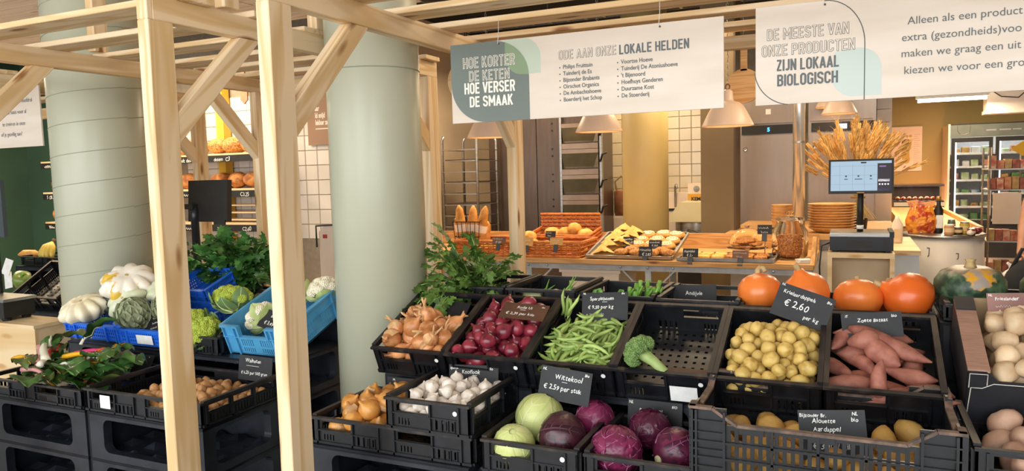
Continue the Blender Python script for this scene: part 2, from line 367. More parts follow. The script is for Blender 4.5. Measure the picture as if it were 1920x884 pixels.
# ---------------------------------------------------------------- timber frames
def piece(name, verts, axis, parent, mat=PINE):
    """convex 8-corner timber; local x runs along its grain"""
    d = Vector(axis).normalized(); up = Vector((0, 0, 1)) if abs(d.z) < 0.9 else Vector((0, 1, 0))
    y = up.cross(d).normalized(); z = d.cross(y); m = Matrix((d, y, z)).transposed().to_4x4()
    c = sum((Vector(v) for v in verts), Vector())/len(verts); m.translation = c
    inv = m.inverted(); mb = MB()
    mb.add([inv @ Vector(v) for v in verts], [(0, 1, 2, 3), (7, 6, 5, 4), (0, 4, 5, 1), (1, 5, 6, 2), (2, 6, 7, 3), (3, 7, 4, 0)])
    o = mb.build(name, mat, parent); place(o, m)
    bv = o.modifiers.new('b', 'BEVEL'); bv.width = 0.0025; bv.segments = 1; return o
def timber(name, x0, x1, y0, y1, z0, z1, parent, mat=PINE):
    s = (x1-x0, y1-y0, z1-z0); a = s.index(max(s)); ax = [(1, 0, 0), (0, 1, 0), (0, 0, 1)][a]
    return piece(name, [(x0, y0, z0), (x1, y0, z0), (x1, y1, z0), (x0, y1, z0), (x0, y0, z1), (x1, y0, z1), (x1, y1, z1), (x0, y1, z1)], ax, parent, mat)
ZB, ZT, YF, YB = 2.10, 2.176, 1.65, 3.30
def side_frame(t, xr, yb=YB, front=True):
    xl = xr-0.047
    if front:
        timber('post', xl, xr, YF, YF+0.095, 0, ZB, t); timber('post', xl, xr-0.001, YF, YF+0.02, ZB, ZT, t)
        vs = [(y, z) for y, z in ((YF+.095, 1.72), (2.13, ZB), (2.03, ZB), (YF+.095, 1.82))]
        piece('brace', [(xl, y, z) for y, z in vs]+[(xr-.002, y, z) for y, z in vs], (0, 1, 1), t)
    timber('post', xl, xr, yb, yb+0.095, 0, ZB, t)
    vs = [(yb, 1.72), (yb-.385, ZB), (yb-.285, ZB), (yb, 1.82)]
    piece('brace', [(xl, y, z) for y, z in vs]+[(xr-.002, y, z) for y, z in vs], (0, -1, 1), t)
    timber('beam', xl, xr, YF+0.02, yb+0.095, ZB, ZT, t)
def slats(t, spec):
    for x0, x1, y in spec: timber('slat', x0, x1, y, y+0.135, ZT, ZT+0.022, t)
u0 = thing('pergola', 'pine pergola frame beyond the banded round column', 'pergola')
side_frame(u0, -3.96, 3.65, False); timber('beam', -7.8, -4.01, 3.67, 3.715, ZB, ZT, u0); timber('post', -7.85, -7.8, 3.65, 3.745, 0, ZT, u0); timber('post', -7.85, -7.8, 1.65, 1.745, 0, ZT, u0); timber('beam', -7.85, -7.8, 1.745, 3.65, ZB, ZT, u0)
slats(u0, [(-7.9, -3.955, y) for y in (2.38, 2.69, 3.0, 3.31)])
u1 = thing('pergola', 'pine pergola frame between banded column and smooth column, over walnut crates', 'pergola')
side_frame(u1, -3.1); side_frame(u1, -1.96)
slats(u1, [(-4.9, -1.93, 1.76), (-4.6, -1.93, 2.07), (-3.20, -1.967, 2.38), (-3.16, -1.967, 2.69), (-3.19, -1.967, 2.95), (-3.2, -1.93, 3.24)])
timber('beam', -3.1, -2.007, 3.335, 3.38, ZB, ZT-0.02, u1)
u2 = thing('pergola', 'long pine pergola frame right of smooth column, carrying the hanging signs', 'pergola')
side_frame(u2, -1.485); side_frame(u2, 3.2)
slats(u2, [(-1.57, 3.3, y) for y in (1.68, 1.99, 2.30, 2.61, 2.92, 3.23)])
timber('beam', -1.485, 3.15, 3.335, 3.38, ZB, ZT-0.02, u2)
# uprights that tie the frames to the ceiling
for x, y, u in ((-3.112, 2.33, u1), (-1.97, 2.46, u1), (-1.975, 1.98, u1)): timber('upright', x-.047, x, y, y+0.07, ZT+0.022, 2.895, u)
# black spotlights on the frames
for x, y, lb in ((-2.35, 2.35, 'black track spotlight above the walnut crates'), (-1.75, 3.0, 'black track spotlight above the smooth round column'), (-1.72, 2.2, 'black track spotlight between the two post frames')):
    t = thing('spotlight', lb, 'spotlight', (x, y, 2.42)); a = R(18)
    MB().lathe([(0.0, -.06), (.03, -.06), (.042, -.03), (.042, .06), (.03, .075), (0, .075)], 20).build('housing', BLACKP, t, True, rot=(R(90), 0, R(70)))
    MB().box(-.1, .1, -.012, .012, .06, .075).build('arm', BLACKP, t, rot=(0, 0, R(25)))
    MB().tube([(0, 0, .06), (0, 0, .478)], 0.006, 6).build('stem', BLACKP, t)

# ================================================================ hanging signs
PLY = M('whitewashed_ply', '#d6cabc', '#c9bba9', 3.0, 0.6, stretch=(1, 5, 1), detail=5, lo=0.3, hi=0.75)
SGREEN = M('sign_grey_green', '#66706a', '#6d7771', 3, 0.6); SLIGHT = M('sign_pale_green', '#b4bfae', '#afbaa8', 3, 0.6)
SMID = M('sign_mid_green', '#7c9070', '#839777', 3, 0.6); SDARK = M('sign_dark_print', '#5c6263', rough=0.7); SCREAM = M('sign_cream_print', '#f3e9da', rough=0.7)
CORD = M('white_cord', '#d8d2c8', rough=0.6); NAIL = M('dark_rivet', '#4a3d33', rough=0.4, metal=0.6)
def shape(t, name, pts, mat, z):
    n = len(pts); return MB().add([(x, y, z) for x, y in pts], [tuple(range(n))]).build(name, mat, t)
def arc(cx, cy, r, a0, a1, n=14, ry=None): return [(cx+r*math.cos(R(a0+(a1-a0)*i/n)), cy+(ry or r)*math.sin(R(a0+(a1-a0)*i/n))) for i in range(n+1)]
def sign(label, x, y, z, w, h, cords, th=0.009):
    t = thing('hanging_sign', label, 'sign', (x, y, z), (R(90), 0, 0))
    MB().box(0, w, 0, h, -th, 0).build('board', PLY, t)
    for cx, top in cords:
        MB().lathe([(.0035, 0), (.0035, .002), (0, .002)], 10).build('rivet', NAIL, t, loc=(cx, h-0.012, 0))
        MB().tube([(cx-.004, h-.012, .002), (cx, h+.03, .001), (cx, h+top, -.002)], .0012, 5).build('cord', CORD, t)
    return t
s1 = sign('whitewashed hanging sign with grey green panel listing local heroes', -1.41, 2.55, 1.795, 1.02, 0.297, ((0.206, .085), (0.81, .085)))
shape(s1, 'printed_panel', [(0, 0.297), (0.18, .297)]+arc(.18, .16, .145, 90, 0, 14, .137)+[(.325, 0), (.145, 0)]+arc(.145, .145, .145, 270, 180), SGREEN, .0006)
shape(s1, 'printed_leaf', [(.23, .297)]+[(.30, .297)]+arc(.30, .225, .072, 90, 0)+[(.372, .166), (.3, .166)]+arc(.3, .236, .07, 270, 180), SLIGHT, .0004)
shape(s1, 'printed_leaf', [(.231, .289)]+arc(.18, .16, .145, 68, 2, 10, .137)+[(.30, .166)]+arc(.3, .236, .07, 270, 180), SMID, .0009)
block(s1, 'HOE KORTER', .053, .204, .041, .217, SCREAM, SGREEN, .0014); block(s1, 'DE KETEN', .077, .155, .039, .170, SCREAM, SGREEN, .0014)
block(s1, 'HOE VERSER', .056, .108, .042, .212, SCREAM); block(s1, 'DE SMAAK', .077, .058, .040, .181, SCREAM)
block(s1, 'ODE AAN ONZE', .442, .205, .033, .215, SDARK, PLY, line=.035); block(s1, 'LOKALE HELDEN', .667, .204, .033, .241, SDARK)
for i, (a, b) in enumerate(zip(('Philips Fruittuin', 'Tuinderij de Es', 'Bijzonder Brabants', 'Oirschot Organics', 'De Ambachtshoeve', 'Boerderij het Schop'),
                               ("Voortse Hoeve", "Tuinderij De Atoniushoeve", "'t Bijenoord", "Hoefhuys Genderen", "Duurzame Kost", "De Stoerderij"))):
    zz = .172-i*.0232
    for x, s_ in ((.458, a), (.673, b)):
        letter(s1, s_, x, zz, .0205, SDARK, sx=.87, bold=.0003)
        shape(s1, 'bullet', arc(x-.012, zz+.005, .0026, 0, 330, 11), SDARK, .001)
s2 = sign('long whitewashed hanging sign about mostly local organic products', -.29, 2.55, 1.795, 1.75, 0.31, ((0.205, .072), (1.1, .072), (1.55, .072)))
SAQ = M('sign_aqua', '#bcc6bf', '#b5c0b8', 3, 0.6)
shape(s2, 'printed_leaf', [(.235, .15)]+arc(.30, .093, .065, 90, 0)+[(.365, .012), (.29, .012)]+arc(.29, .075, .063, 270, 180), SAQ, .0004)
ln = [(.203, .31)]+arc(.203, .17, .115, 90, 0, 14, .14)[1:]+[(.318, 0)]
ln2 = arc(.115, .115, .118, 184, 262)
for pl in (ln, ln2): MB().tube([(x, y, .001) for x, y in pl], .0013, 4).build('printed_line', SDARK, s2)
block(s2, 'DE MEESTE VAN', .035, .203, .036, .239, SDARK, PLY, line=.035); block(s2, 'ONZE PRODUCTEN', .019, .153, .036, .272, SDARK, PLY, line=.035)
block(s2, 'ZIJN LOKAAL', .064, .105, .036, .183, SDARK); block(s2, 'BIOLOGISCH', .066, .057, .037, .178, SDARK)
for i, s_ in enumerate(('Alleen als een product', 'extra (gezondheids)voo', 'maken we graag een uit', 'kiezen we voor een gro')):
    letter(s2, s_, (.432, .417, .416, .424)[i], (.213, .165, .118, .068)[i], .0325, SDARK, sx=.97)
s3 = sign('whitewashed hanging sign with small text against dark green wall', -4.78, 2.58, 1.81, 1.02, .37, ((.2, .07), (.8, .07))); s3.scale = (.86, .86, .86)
for i, s_ in enumerate(('rol hoofdrol', 'en de basis voor al', 'te creëren in onze', 'of je gezellig aan?')):
    letter(s3, s_, (.80, .655, .64, .62)[i], (.275, .208, .136, .072)[i], .036, SDARK, sx=.85)
# ================================================================ crates and plinths
def panel(mb, W, H, T, holes, m, vtop=None):
    """wall W x H with true holes (u0,u1,v0,v1); cell grid without hidden faces; m maps (u, t, v)"""
    holes = [(max(0, h[0]), min(W, h[1]), max(0, h[2]), min(H, h[3])) for h in holes]
    us = sorted({0, W, *[h[0] for h in holes], *[h[1] for h in holes]}); vs = sorted({0, H, *[h[2] for h in holes], *[h[3] for h in holes]})
    nu, nv = len(us)-1, len(vs)-1
    def solid(i, j):
        if not (0 <= i < nu and 0 <= j < nv): return False
        u, v = (us[i]+us[i+1])/2, (vs[j]+vs[j+1])/2
        return not any(h[0] < u < h[1] and h[2] < v < h[3] for h in holes)
    q = lambda *p: mb.add([m @ Vector(x) for x in p], [(0, 1, 2, 3)])
    for i in range(nu):
        for j in range(nv):
            if not solid(i, j): continue
            a, b, c, d = us[i], us[i+1], vs[j], vs[j+1]
            q((a, 0, c), (b, 0, c), (b, 0, d), (a, 0, d)); q((a, T, c), (a, T, d), (b, T, d), (b, T, c))
            if not solid(i-1, j): q((a, 0, c), (a, 0, d), (a, T, d), (a, T, c))
            if not solid(i+1, j): q((b, 0, c), (b, T, c), (b, T, d), (b, 0, d))
            if not solid(i, j-1): q((a, 0, c), (a, T, c), (b, T, c), (b, 0, c))
            if not solid(i, j+1): q((a, 0, d), (b, 0, d), (b, T, d), (a, T, d))
def slots(u0, u1, n, v0, v1, fill=0.5):
    p = (u1-u0)/n; return [(u0+p*i+p*(1-fill)/2, u0+p*i+p*(1+fill)/2, v0, v1) for i in range(n)]
def gridholes(u0, u1, nu, v0, v1, nv, f=0.55):
    out = []
    for j in range(nv):
        p = (v1-v0)/nv; out += slots(u0, u1, nu, v0+p*j+p*(1-f)/2, v0+p*j+p*(1+f)/2, f)
    return out
I4 = Matrix.Identity(4)
def wall_mats(w, d, h, t):
    return {'front': (w, I4 @ Matrix.Translation((-w/2, 0, 0))), 'back': (w, Matrix.Translation((w/2, d, 0)) @ Matrix.Rotation(math.pi, 4, 'Z')),
            'left': (d, Matrix.Translation((-w/2, d, 0)) @ Matrix.Rotation(-math.pi/2, 4, 'Z')), 'right': (d, Matrix.Translation((w/2, 0, 0)) @ Matrix.Rotation(math.pi/2, 4, 'Z'))}
def euro_holes(side, W, H):
    if side in ('left', 'right'):
        if side == 'left': a, b = .1, .9
        ho = [(W*.08, W*.33, H*.58, H*.84), (W*.38, W*.62, H*.58, H*.84), (W*.67, W*.92, H*.58, H*.84)]
        return ho+slots(W*.08, W*.92, 22, H*.12, H*.46, .42)
    k = max(1, round(W/.3)); ho = []; c = W/k
    for i in range(k):
        o = i*c
        ho += [(o+c*.12, o+c*.52, H*.56, H*.84)]+slots(o+c*.14, o+c*.30, 4, H*.14, H*.36, .4)+slots(o+c*.58, o+c*.84, 4, H*.12, H*.40, .45)
    return ho
RIMM = M('worn_black_rim', '#131317', '#40342d', 22, .5, bump=.2, lo=.5, hi=.72, stretch=(1, .3, 1))
_cr = {}
def euro_meshes(w, d, h, mat):
    key = (w, d, h, mat.name)
    if key in _cr: return _cr[key]
    t = .006; out = []; wm_ = wall_mats(w, d, h, t)
    for sd, (W, m) in wm_.items():
        mb = MB(); panel(mb, W, h-.004, t, euro_holes(sd, W, h), m)
        k = max(1, round(W/.3)); c = W/k
        def rb(u0, u1, v0, v1, dep=.007): mb.box(u0, u1, -dep, .001, v0, v1, m)
        if sd in ('front', 'back'):
            for i in range(k):
                for f in (.08, .545, .88): rb(i*c+c*f-.003, i*c+c*f+.003, 0, h*.9)
                rb(i*c+c*.08, i*c+c*.545, h*.50, h*.545); rb(i*c+c*.545, i*c+c*.88, h*.46, h*.50, .005)
            rb(0, W, 0, .008)
            for i in range(k): [rb(i*c+c*(.60+.075*j), i*c+c*(.60+.075*j)+.003, h*.1, h*.46, .005) for j in range(4)]
        else:
            for f in (.05, .355, .645, .95): rb(W*f-.004, W*f+.004, 0, h*.9)
            rb(0, W, 0, .008); rb(W*.05, W*.95, h*.50, h*.53, .005)
        out.append((sd+'_wall' if sd in ('front', 'back') else 'side_wall', mb.mesh(sd+'_wall', mat)))
    mb = MB(); hs = gridholes(.02, w-.02, 9, .02, d-.02, 11, .36)
    panel(mb, w-.004, d-.004, .005, hs, Matrix.Translation((-w/2+.002, .002, .007)) @ Matrix(((1, 0, 0, 0), (0, 0, 1, 0), (0, -1, 0, 0), (0, 0, 0, 1))))
    out.append(('bottom', mb.mesh('bottom', mat)))
    mb = MB(); l = .008
    for (x0, x1, y0, y1) in ((-w/2-.003, w/2+.003, -l, .007), (-w/2-.003, w/2+.003, d-.007, d+l), (-w/2-.003, -w/2+.010, .007, d-.007), (w/2-.010, w/2+.003, .007, d-.007)):
        mb.box(x0, x1, y0, y1, h-.008, h)
    for sx in (-1, 1):
        mb.box(sx*(w/2-.004)-.008, sx*(w/2-.004)+.008, .0075, d-.0075, h-.001, h+.006)
    out.append(('rim', mb.mesh('rim', RIMM if mat == BLACKP else mat)))
    _cr[key] = out; return out
STK = M('round_sticker', '#e8e9e6', '#dfe0dd', 10, 0.5)
dot = MB().lathe([(.0075, 0), (.0075, .0008), (0, .0008)], 14).mesh('sticker', STK)
def crate(label, x, y, z, w=.297, d=.385, h=.11, tilt=0., mat=None, dots=(), group=None, rz=0., name='crate', paper=None):
    t = thing(name, label, 'crate', (x, y, z), (R(tilt), 0, R(rz)), group)
    for nm, me in euro_meshes(w, d, h, mat or BLACKP): link(nm, me, t)
    for f in dots: link('sticker', dot, t, (-w/2+w*f, -.0085, h*.72), (R(90), 0, 0))
    if paper: MB().box(-w/2+w*paper[0], -w/2+w*paper[1], -.0098, -.0085, h*paper[2], h*paper[3]).build('paper_label', WHITE, t)
    return t
_pl = {}
def rrect(x0, x1, z0, z1, r, n=5):
    p = []
    for cx, cz, a in ((x1-r, z1-r, 0), (x0+r, z1-r, 90), (x0+r, z0+r, 180), (x1-r, z0+r, 270)): p += [(cx+r*math.cos(R(a+90*i/n)), cz+r*math.sin(R(a+90*i/n))) for i in range(n+1)]
    return p
def framed(mb, W, H, op, r, T, m):
    """plate with one rounded opening whose edge runs inwards"""
    inn = rrect(*op, r); n = len(inn); out = []
    for x, z in inn:
        cx, cz = (op[0]+op[1])/2, (op[2]+op[3])/2; dx, dz = x-cx, z-cz
        kx = (W-cx if dx > 0 else cx)/max(abs(dx), 1e-6); kz = (H-cz if dz > 0 else cz)/max(abs(dz), 1e-6); k = min(kx, kz)
        out.append((cx+dx*k, cz+dz*k))
    cor = [(W, H), (0, H), (0, 0), (W, 0)]
    for c_ in cor:
        j = min(range(n), key=lambda i: (out[i][0]-c_[0])**2+(out[i][1]-c_[1])**2); out[j] = c_
    for y, ins in ((0, 0), (T, 1)):
        vs = [m @ Vector((x, y, z)) for x, z in inn]+[m @ Vector((x, y, z)) for x, z in out]
        mb.add(vs, [(i, (i+1) % n, n+(i+1) % n, n+i) for i in range(n)])
    vs = [m @ Vector((x, 0, z)) for x, z in inn]+[m @ Vector((x, T, z)) for x, z in inn]
    mb.add(vs, [(i, (i+1) % n, n+(i+1) % n, n+i) for i in range(n)])
def plinth_meshes(w, d, h):
    key = (round(w, 3), round(d, 3), round(h, 3))
    if key in _pl: return _pl[key]
    out = []
    for sd, (W, m) in wall_mats(w, d, h, .03).items():
        mb = MB()
        if sd in ('back', 'left'): mb.box(0, W, 0, .01, 0, h-.003, m)
        else: framed(mb, W, h-.003, (W*.14, W*.86, h*.16, h*.86), h*.16, .035, m)
        out.append(('side_panel' if sd in ('left', 'right') else sd+'_panel', mb.mesh('panel', PLINTH, False)))
    mb = MB().box(-w/2, w/2, 0, d, h-.012, h-.002)
    for i in range(6): mb.box(-w/2+w*(i+.5)/6-.004, -w/2+w*(i+.5)/6+.004, .01, d-.01, h-.03, h-.012)
    out.append(('deck', mb.mesh('deck', PLINTH)))
    mb = MB().box(-w/2+.03, w/2-.03, .03, d-.03, .008, .014)
    for i in range(5):
        for j in range(4):
            cx, cy = -w/2+w*(i+.5)/5, d*(j+.5)/4; s_ = .03
            mb.add([(cx-s_, cy-s_, .014), (cx+s_, cy-s_, .014), (cx+s_, cy+s_, .014), (cx-s_, cy+s_, .014), (cx, cy, .034)], [(0, 1, 4), (1, 2, 4), (2, 3, 4), (3, 0, 4)])
    out.append(('inner_tray', mb.mesh('inner_tray', PLINTH)))
    _pl[key] = out; return out
def plinth(x0, x1, y0, y1, top, what, unit=.165):
    """a stack of black stacking units down to the floor"""
    n = int(top/unit); h = top/n; names = ['topmost', 'second', 'third', 'fourth', 'fifth', 'sixth', 'seventh']
    for i in range(n):
        t = thing('stacking_unit', f'black stacking unit, {names[i]} from top {what}', 'stacking unit', ((x0+x1)/2, y0, top-h*(i+1)), group='black stacking units')
        for nm, me in plinth_meshes(x1-x0-.004, y1-y0, h): link(nm, me, t)
plinth(-3.28, -2.675, 1.85, 2.235, .735, 'under the chard crate')
plinth(-2.665, -2.06, 1.85, 2.235, .735, 'under the walnut crate')
plinth(-3.37, -2.72, 2.27, 2.65, .868, 'under the royal blue crates')
plinth(-2.71, -2.06, 2.27, 2.65, .868, 'under the sky blue cauliflower crate')
plinth(-1.63, -1.035, 1.90, 2.255, .722, 'under the yellow onion crate')
plinth(-1.0, -.38, 1.90, 2.255, .722, 'under the cabbage crates')
plinth(-.37, .225, 1.90, 2.255, .752, 'under the tall potato crate')
plinth(-1.575, -.98, 2.262, 2.62, .872, 'under shallots and red onions')
plinth(-.97, -.37, 2.262, 2.62, .872, 'under beans and broccoli')
plinth(-.36, .24, 2.262, 2.62, .872, 'under small potatoes and sweet potatoes')
plinth(-1.575, -.98, 2.69, 3.1, 1.03, 'under the celery crate')
plinth(-.97, -.37, 2.69, 3.1, 1.03, 'under the spring onions')
plinth(-.36, .24, 2.69, 3.1, 1.06, 'under the orange pumpkins')
plinth(.26, .86, 2.32, 2.62, .872, 'under the potato carton')
plinth(.25, .85, 2.64, 3.1, 1.10, 'under the green pumpkins')
plinth(.26, .86, 1.92, 2.3, .838, 'under the pink potato crate')
# row of tilted crates
RX = [-1.587+.3035*i+.15 for i in range(6)]
RY, RZ, RT = 2.246, .882, 22.
rowl = ['worn black crate tilted up, heaped with shallots', 'worn black crate tilted up, full of red onions', 'worn black crate tilted up, full of green beans', 'nearly empty tilted black crate with one broccoli',
        'worn black crate tilted up, full of small yellow potatoes', 'worn black crate tilted up, holding sweet potatoes']
ROW = [crate(rowl[i], RX[i], RY, RZ, tilt=RT, dots=(.9,) if i < 4 else (), paper=(.58, .86, .1, .6) if i == 3 else None) for i in range(6)]
CHARD = crate('low black crate full of rainbow chard', -2.98, 1.845, .742, .6, .385, .072)
WALN = crate('low black crate of loose walnuts with a white tag', -2.355, 1.845, .742, .6, .385, .085, paper=(.15, .24, .22, .8))
GEEL = crate('wide black crate of yellow onions under the garlic crate', -1.333, 1.92, .722, .6, .36, .088)
GARL = crate('small black crate of garlic standing on the onion crate', -1.185, 1.915, .811, .297, .36, .098, dots=(.85,))
CABB = crate('black crate holding two white cabbages and red ones', -.842, 1.905, .722, .298, .36, .098, dots=(.86,))
RODE = crate('black crate holding three red cabbages', -.52, 1.90, .722, .298, .36, .098)
ROM = crate('low black crate of green romanesco beside the sky blue crate', -2.55, 2.28, .868, .265, .36, .075)
HERB = crate('black crate holding the leafy celery behind the shallots', -1.43, 2.70, 1.032, .29, .36, .105, dots=(.86,))
FENN = crate('black crate of fennel behind the red onions', -1.125, 2.70, 1.032, .29, .36, .105, dots=(.86,))
SPRI = crate('black crate of spring onions behind the beans', -.82, 2.72, 1.032, .29, .36, .09)
ANDI = crate('black crate with endive card behind the broccoli', -.51, 2.70, 1.032, .29, .36, .09)
PUMP = crate('wide black crate under the orange pumpkins', -.06, 2.70, 1.062, .6, .36, .05, dots=(.94,))
PINK = crate('black crate of pink skinned potatoes below the carton', .56, 1.93, .84, .6, .36, .11)
GPUM = crate('black crate under the green pumpkins', .56, 2.66, 1.102, .58, .36, .05)

# sky blue crate with dipped front, and two royal blue mesh crates
def mesh_crate(label, x, y, z, w, d, h, mat, tilt, rz, dip, fine, knobs=False, paper=None):
    t = thing('crate', label, 'crate', (x, y, z), (R(tilt), 0, R(rz)))
    for sd, (W, m) in wall_mats(w, d, h, .006).items():
        mb = MB()
        if fine: ho = gridholes(.025, W-.025, int((W-.05)/.013), h*.16, h*.80, max(3, int(h*.64/.013)), .55)
        else: ho = slots(W*.25, W*.45, 6, h*.30, h*.58, .4)+slots(W*.55, W*.75, 6, h*.30, h*.58, .4)+slots(W*.25, W*.45, 6, h*.08, h*.24, .4)+slots(W*.55, W*.75, 6, h*.08, h*.24, .4)
        if dip and sd in ('front', 'back'): ho.append((W*.27, W*.73, h*.64, h+1))
        panel(mb, W, h, .006, ho, m)
        hr = h*.64
        if dip and sd in ('front', 'back'):
            for a, b, zz in ((0, W*.27, h), (W*.27, W*.73, hr), (W*.73, W, h)): mb.box(a, b, -.012, .008, zz-.006, zz, m)
            for u in (W*.27, W*.73): mb.box(u-.004, u+.004, -.012, .008, hr-.006, h, m)
        else: mb.box(0, W, -.012, .008, h-.007, h, m)
        mb.box(0, W, -.008, .002, h*.60, h*.63, m)
        for f in (.03, .2, .8, .97): mb.box(W*f-.003, W*f+.003, -.010, .002, 0, h*.96, m)
        mb.build(sd+'_wall' if sd in ('front', 'back') else 'side_wall', mat, t)
    mb = MB(); panel(mb, w, d, .005, gridholes(.02, w-.02, 12, .02, d-.02, 14, .5), Matrix.Translation((-w/2, 0, .006)) @ Matrix(((1, 0, 0, 0), (0, 0, 1, 0), (0, -1, 0, 0), (0, 0, 0, 1)))); mb.build('bottom', mat, t)
    if knobs:
        for sx in (-1, 1):
            for yy in (.012, d-.012): MB().lathe([(.016, 0), (.014, .014), (.008, .016), (.008, .026), (0, .026)], 10).build('stacking_peg', mat, t, loc=(sx*(w/2-.012), yy, h-.002))
    if paper: MB().box(-w/2+w*paper[0], -w/2+w*paper[1], -.0105, -.0095, h*paper[2], h*paper[3]).build('paper_label', WHITE, t)
    return t
SKY = mesh_crate('sky blue crate with dipped front holding cauliflower', -2.24, 2.335, .870, .335, .39, .135, CYAN, 20, 0, True, False)
RB1 = mesh_crate('royal blue mesh crate holding the pale pattypan squash', -3.225, 2.30, .875, .355, .36, .078, BLUE, 10, 0, False, True, True)
RB2 = mesh_crate('royal blue mesh crate holding artichokes, with white label', -2.86, 2.29, .872, .355, .36, .078, BLUE, 10, 0, False, True, True, (.38, .66, .18, .72))
RB3 = mesh_crate('royal blue mesh crate tipped on edge behind the romanesco', -3.02, 2.69, .972, .25, .24, .10, BLUE, 20, 0, False, True)

# tall slatted potato crate
def tall_crate():
    w, d, h, t_ = .6, .37, .235, .006
    t = thing('crate', 'tall black slatted crate with dipped rim holding potatoes', 'crate', (-.07, 1.89, .754))
    for sd, (W, m) in wall_mats(w, d, h, t_).items():
        long_ = sd in ('front', 'back'); a, b = (.09, W-.09) if long_ else (.08, W-.08); n = 22 if long_ else 12
        dp = h-.042 if long_ else h-.03
        ho = [(a-.005, b+.005, dp, h+1)]
        for v0, v1 in ((.02, .055), (.068, .100), (.112, .142), (.154, dp-.012)): ho += slots(a, b, n, v0, v1, .5)
        mb = MB(); panel(mb, W, h, t_, ho, m)
        for v in (.061, .106, .148): mb.box(0, W, -.009, .001, v-.003, v+.003, m)
        for f in (0, .01, a-.01, W-a+.01, W-.01): mb.box(f-.003, f+.003, -.011, .001, 0, h-.006, m)
        if long_:
            for k in range(1, 4): mb.box(a+(b-a)*k/4-.003, a+(b-a)*k/4+.003, -.009, .001, 0, dp, m)
            for f in (.06, .5-.055, .80):
                u = a+(b-a)*f; mb.box(u, u+.06, -.006, .002, .176, dp, m)
        for v in (.03, .08, .125, .17, .2):
            mb.box(0, a-.012, -.009, .001, v, v+.004, m); mb.box(W-a+.012, W, -.009, .001, v, v+.004, m)
        mb.build(sd+'_wall' if long_ else 'side_wall', BLACKP, t)
        r_ = MB(); pts = [(-.008, h), (a-.04, h), (a+.02, dp+.003), (b-.02, dp+.003), (b+.04, h), (W+.008, h)]
        for (u0, v0), (u1, v1) in zip(pts, pts[1:]): r_.bar(m @ Vector((u0, -.001, v0)), m @ Vector((u1, -.001, v1)), .018, .007)
        r_.build('rim', DIRTY, t)
    MB().box(-w/2, w/2, 0, d, 0, .006).build('bottom', BLACKP, t)
    return t
BIG = tall_crate()
# ================================================================ produce: shared meshes
def nz(v, s, seed): return noise.noise(Vector(v)*s+Vector((seed*7.3, seed*3.1, seed*5.7)))
def lump(seed, amp, sc_): return lambda d: 1+amp*nz(d, sc_, seed)
def potato(seed, rx, ry, rz, mat, amp=.16):
    return MB().ball((0, 0, 0), rx, ry, rz, 14, 10, lump(seed, amp, 1.3)).mesh('potato', mat, True)
def pile(crate_o, inner, n, rad, seed, heap=0.02, z0=.012, tight=.86, tries=26, wall=True):
    """drop round items one after another into a crate; every item comes to rest on the floor or on others"""
    rg = random.Random(seed); x0, x1, y0, y1 = inner; out = []
    for k in range(n):
        r = rad(rg); best = None
        for q in range(tries):
            x = rg.uniform(x0+r, x1-r); y = rg.uniform(y0+r, y1-r); z = z0+r
            for (a, b, c, s_) in out:
                dd = (x-a)**2+(y-b)**2; rr = (r+s_)*tight
                if dd < rr*rr: z = max(z, c+math.sqrt(rr*rr-dd))
            u, v = 2*(x-x0)/(x1-x0)-1, 2*(y-y0)/(y1-y0)-1
            cost = z-heap*(1-u*u)*(1-v*v)
            if best is None or cost < best[0]: best = (cost, x, y, z, r)
        out.append(best[1:])
    return out
def fill(name, label, cat, group, crate_o, items, meshes, seed, spin='any', base_r=None, parts=None):
    rg = random.Random(seed); M0 = wm(crate_o); res = []
    for (x, y, z, r) in items:
        me = rg.choice(meshes); s_ = r/(base_r or r)
        if spin == 'any': e = Euler((rg.uniform(0, 6.28), rg.uniform(0, 6.28), rg.uniform(0, 6.28)))
        elif spin == 'flat': e = Euler((rg.uniform(-.4, .4), rg.uniform(-.4, .4), rg.uniform(0, 6.28)))
        elif spin == 'lean': e = Euler((rg.uniform(-1.3, 1.3), rg.uniform(-1.3, 1.3), rg.uniform(0, 6.28)))
        m = M0 @ Matrix.Translation((x, y, z)) @ e.to_matrix().to_4x4() @ Matrix.Scale(s_, 4)
        o = link(name, me); place(o, m); tag(o, label, cat, group); res.append(o)
        for pn, pm in (parts or ()): link(pn, rg.choice(pm) if isinstance(pm, list) else pm, o)
    return res
POTY = M('yellow_potato_skin', '#a8843a', '#cdae60', 38, 0.5, rnd=.1, bump=.2, lo=.3, hi=.5, sss=.0); POTB = M('beige_potato_skin', '#c2a27c', '#d4bb98', 22, 0.6, rnd=.1, bump=.15)
POTP = M('pink_potato_skin', '#b58a72', '#caa58c', 22, 0.6, rnd=.1, bump=.15); SWEET = M('sweet_potato_skin', '#854c3e', '#a86c5a', 26, 0.65, rnd=.14, bump=.3)
POTD = M('earthy_potato_skin', '#b88a44', '#d3a95c', 22, 0.6, rnd=.12, bump=.2)
# small potatoes
pm = [potato(i, .0235, .0205, .0195, POTY) for i in range(5)]
it = pile(ROW[4], (-.142, .142, .006, .355), 118, lambda g: g.uniform(.0195, .0255), 11, .05)
fill('potato', 'small yellow potato in the heap of small potatoes', 'potato', 'small yellow potatoes', ROW[4], it, pm, 5, base_r=.0215)
# beige potatoes in the carton (built below, same place)
# big slatted crate
pm = [potato(20+i, .042, .033, .03, POTD) for i in range(4)]
it = pile(BIG, (-.285, .285, .01, .36), 62, lambda g: g.uniform(.03, .039), 13, .0)
fill('potato', 'earthy yellow potato inside the tall slatted crate', 'potato', 'potatoes in the tall slatted crate', BIG, it, pm, 6, base_r=.035)
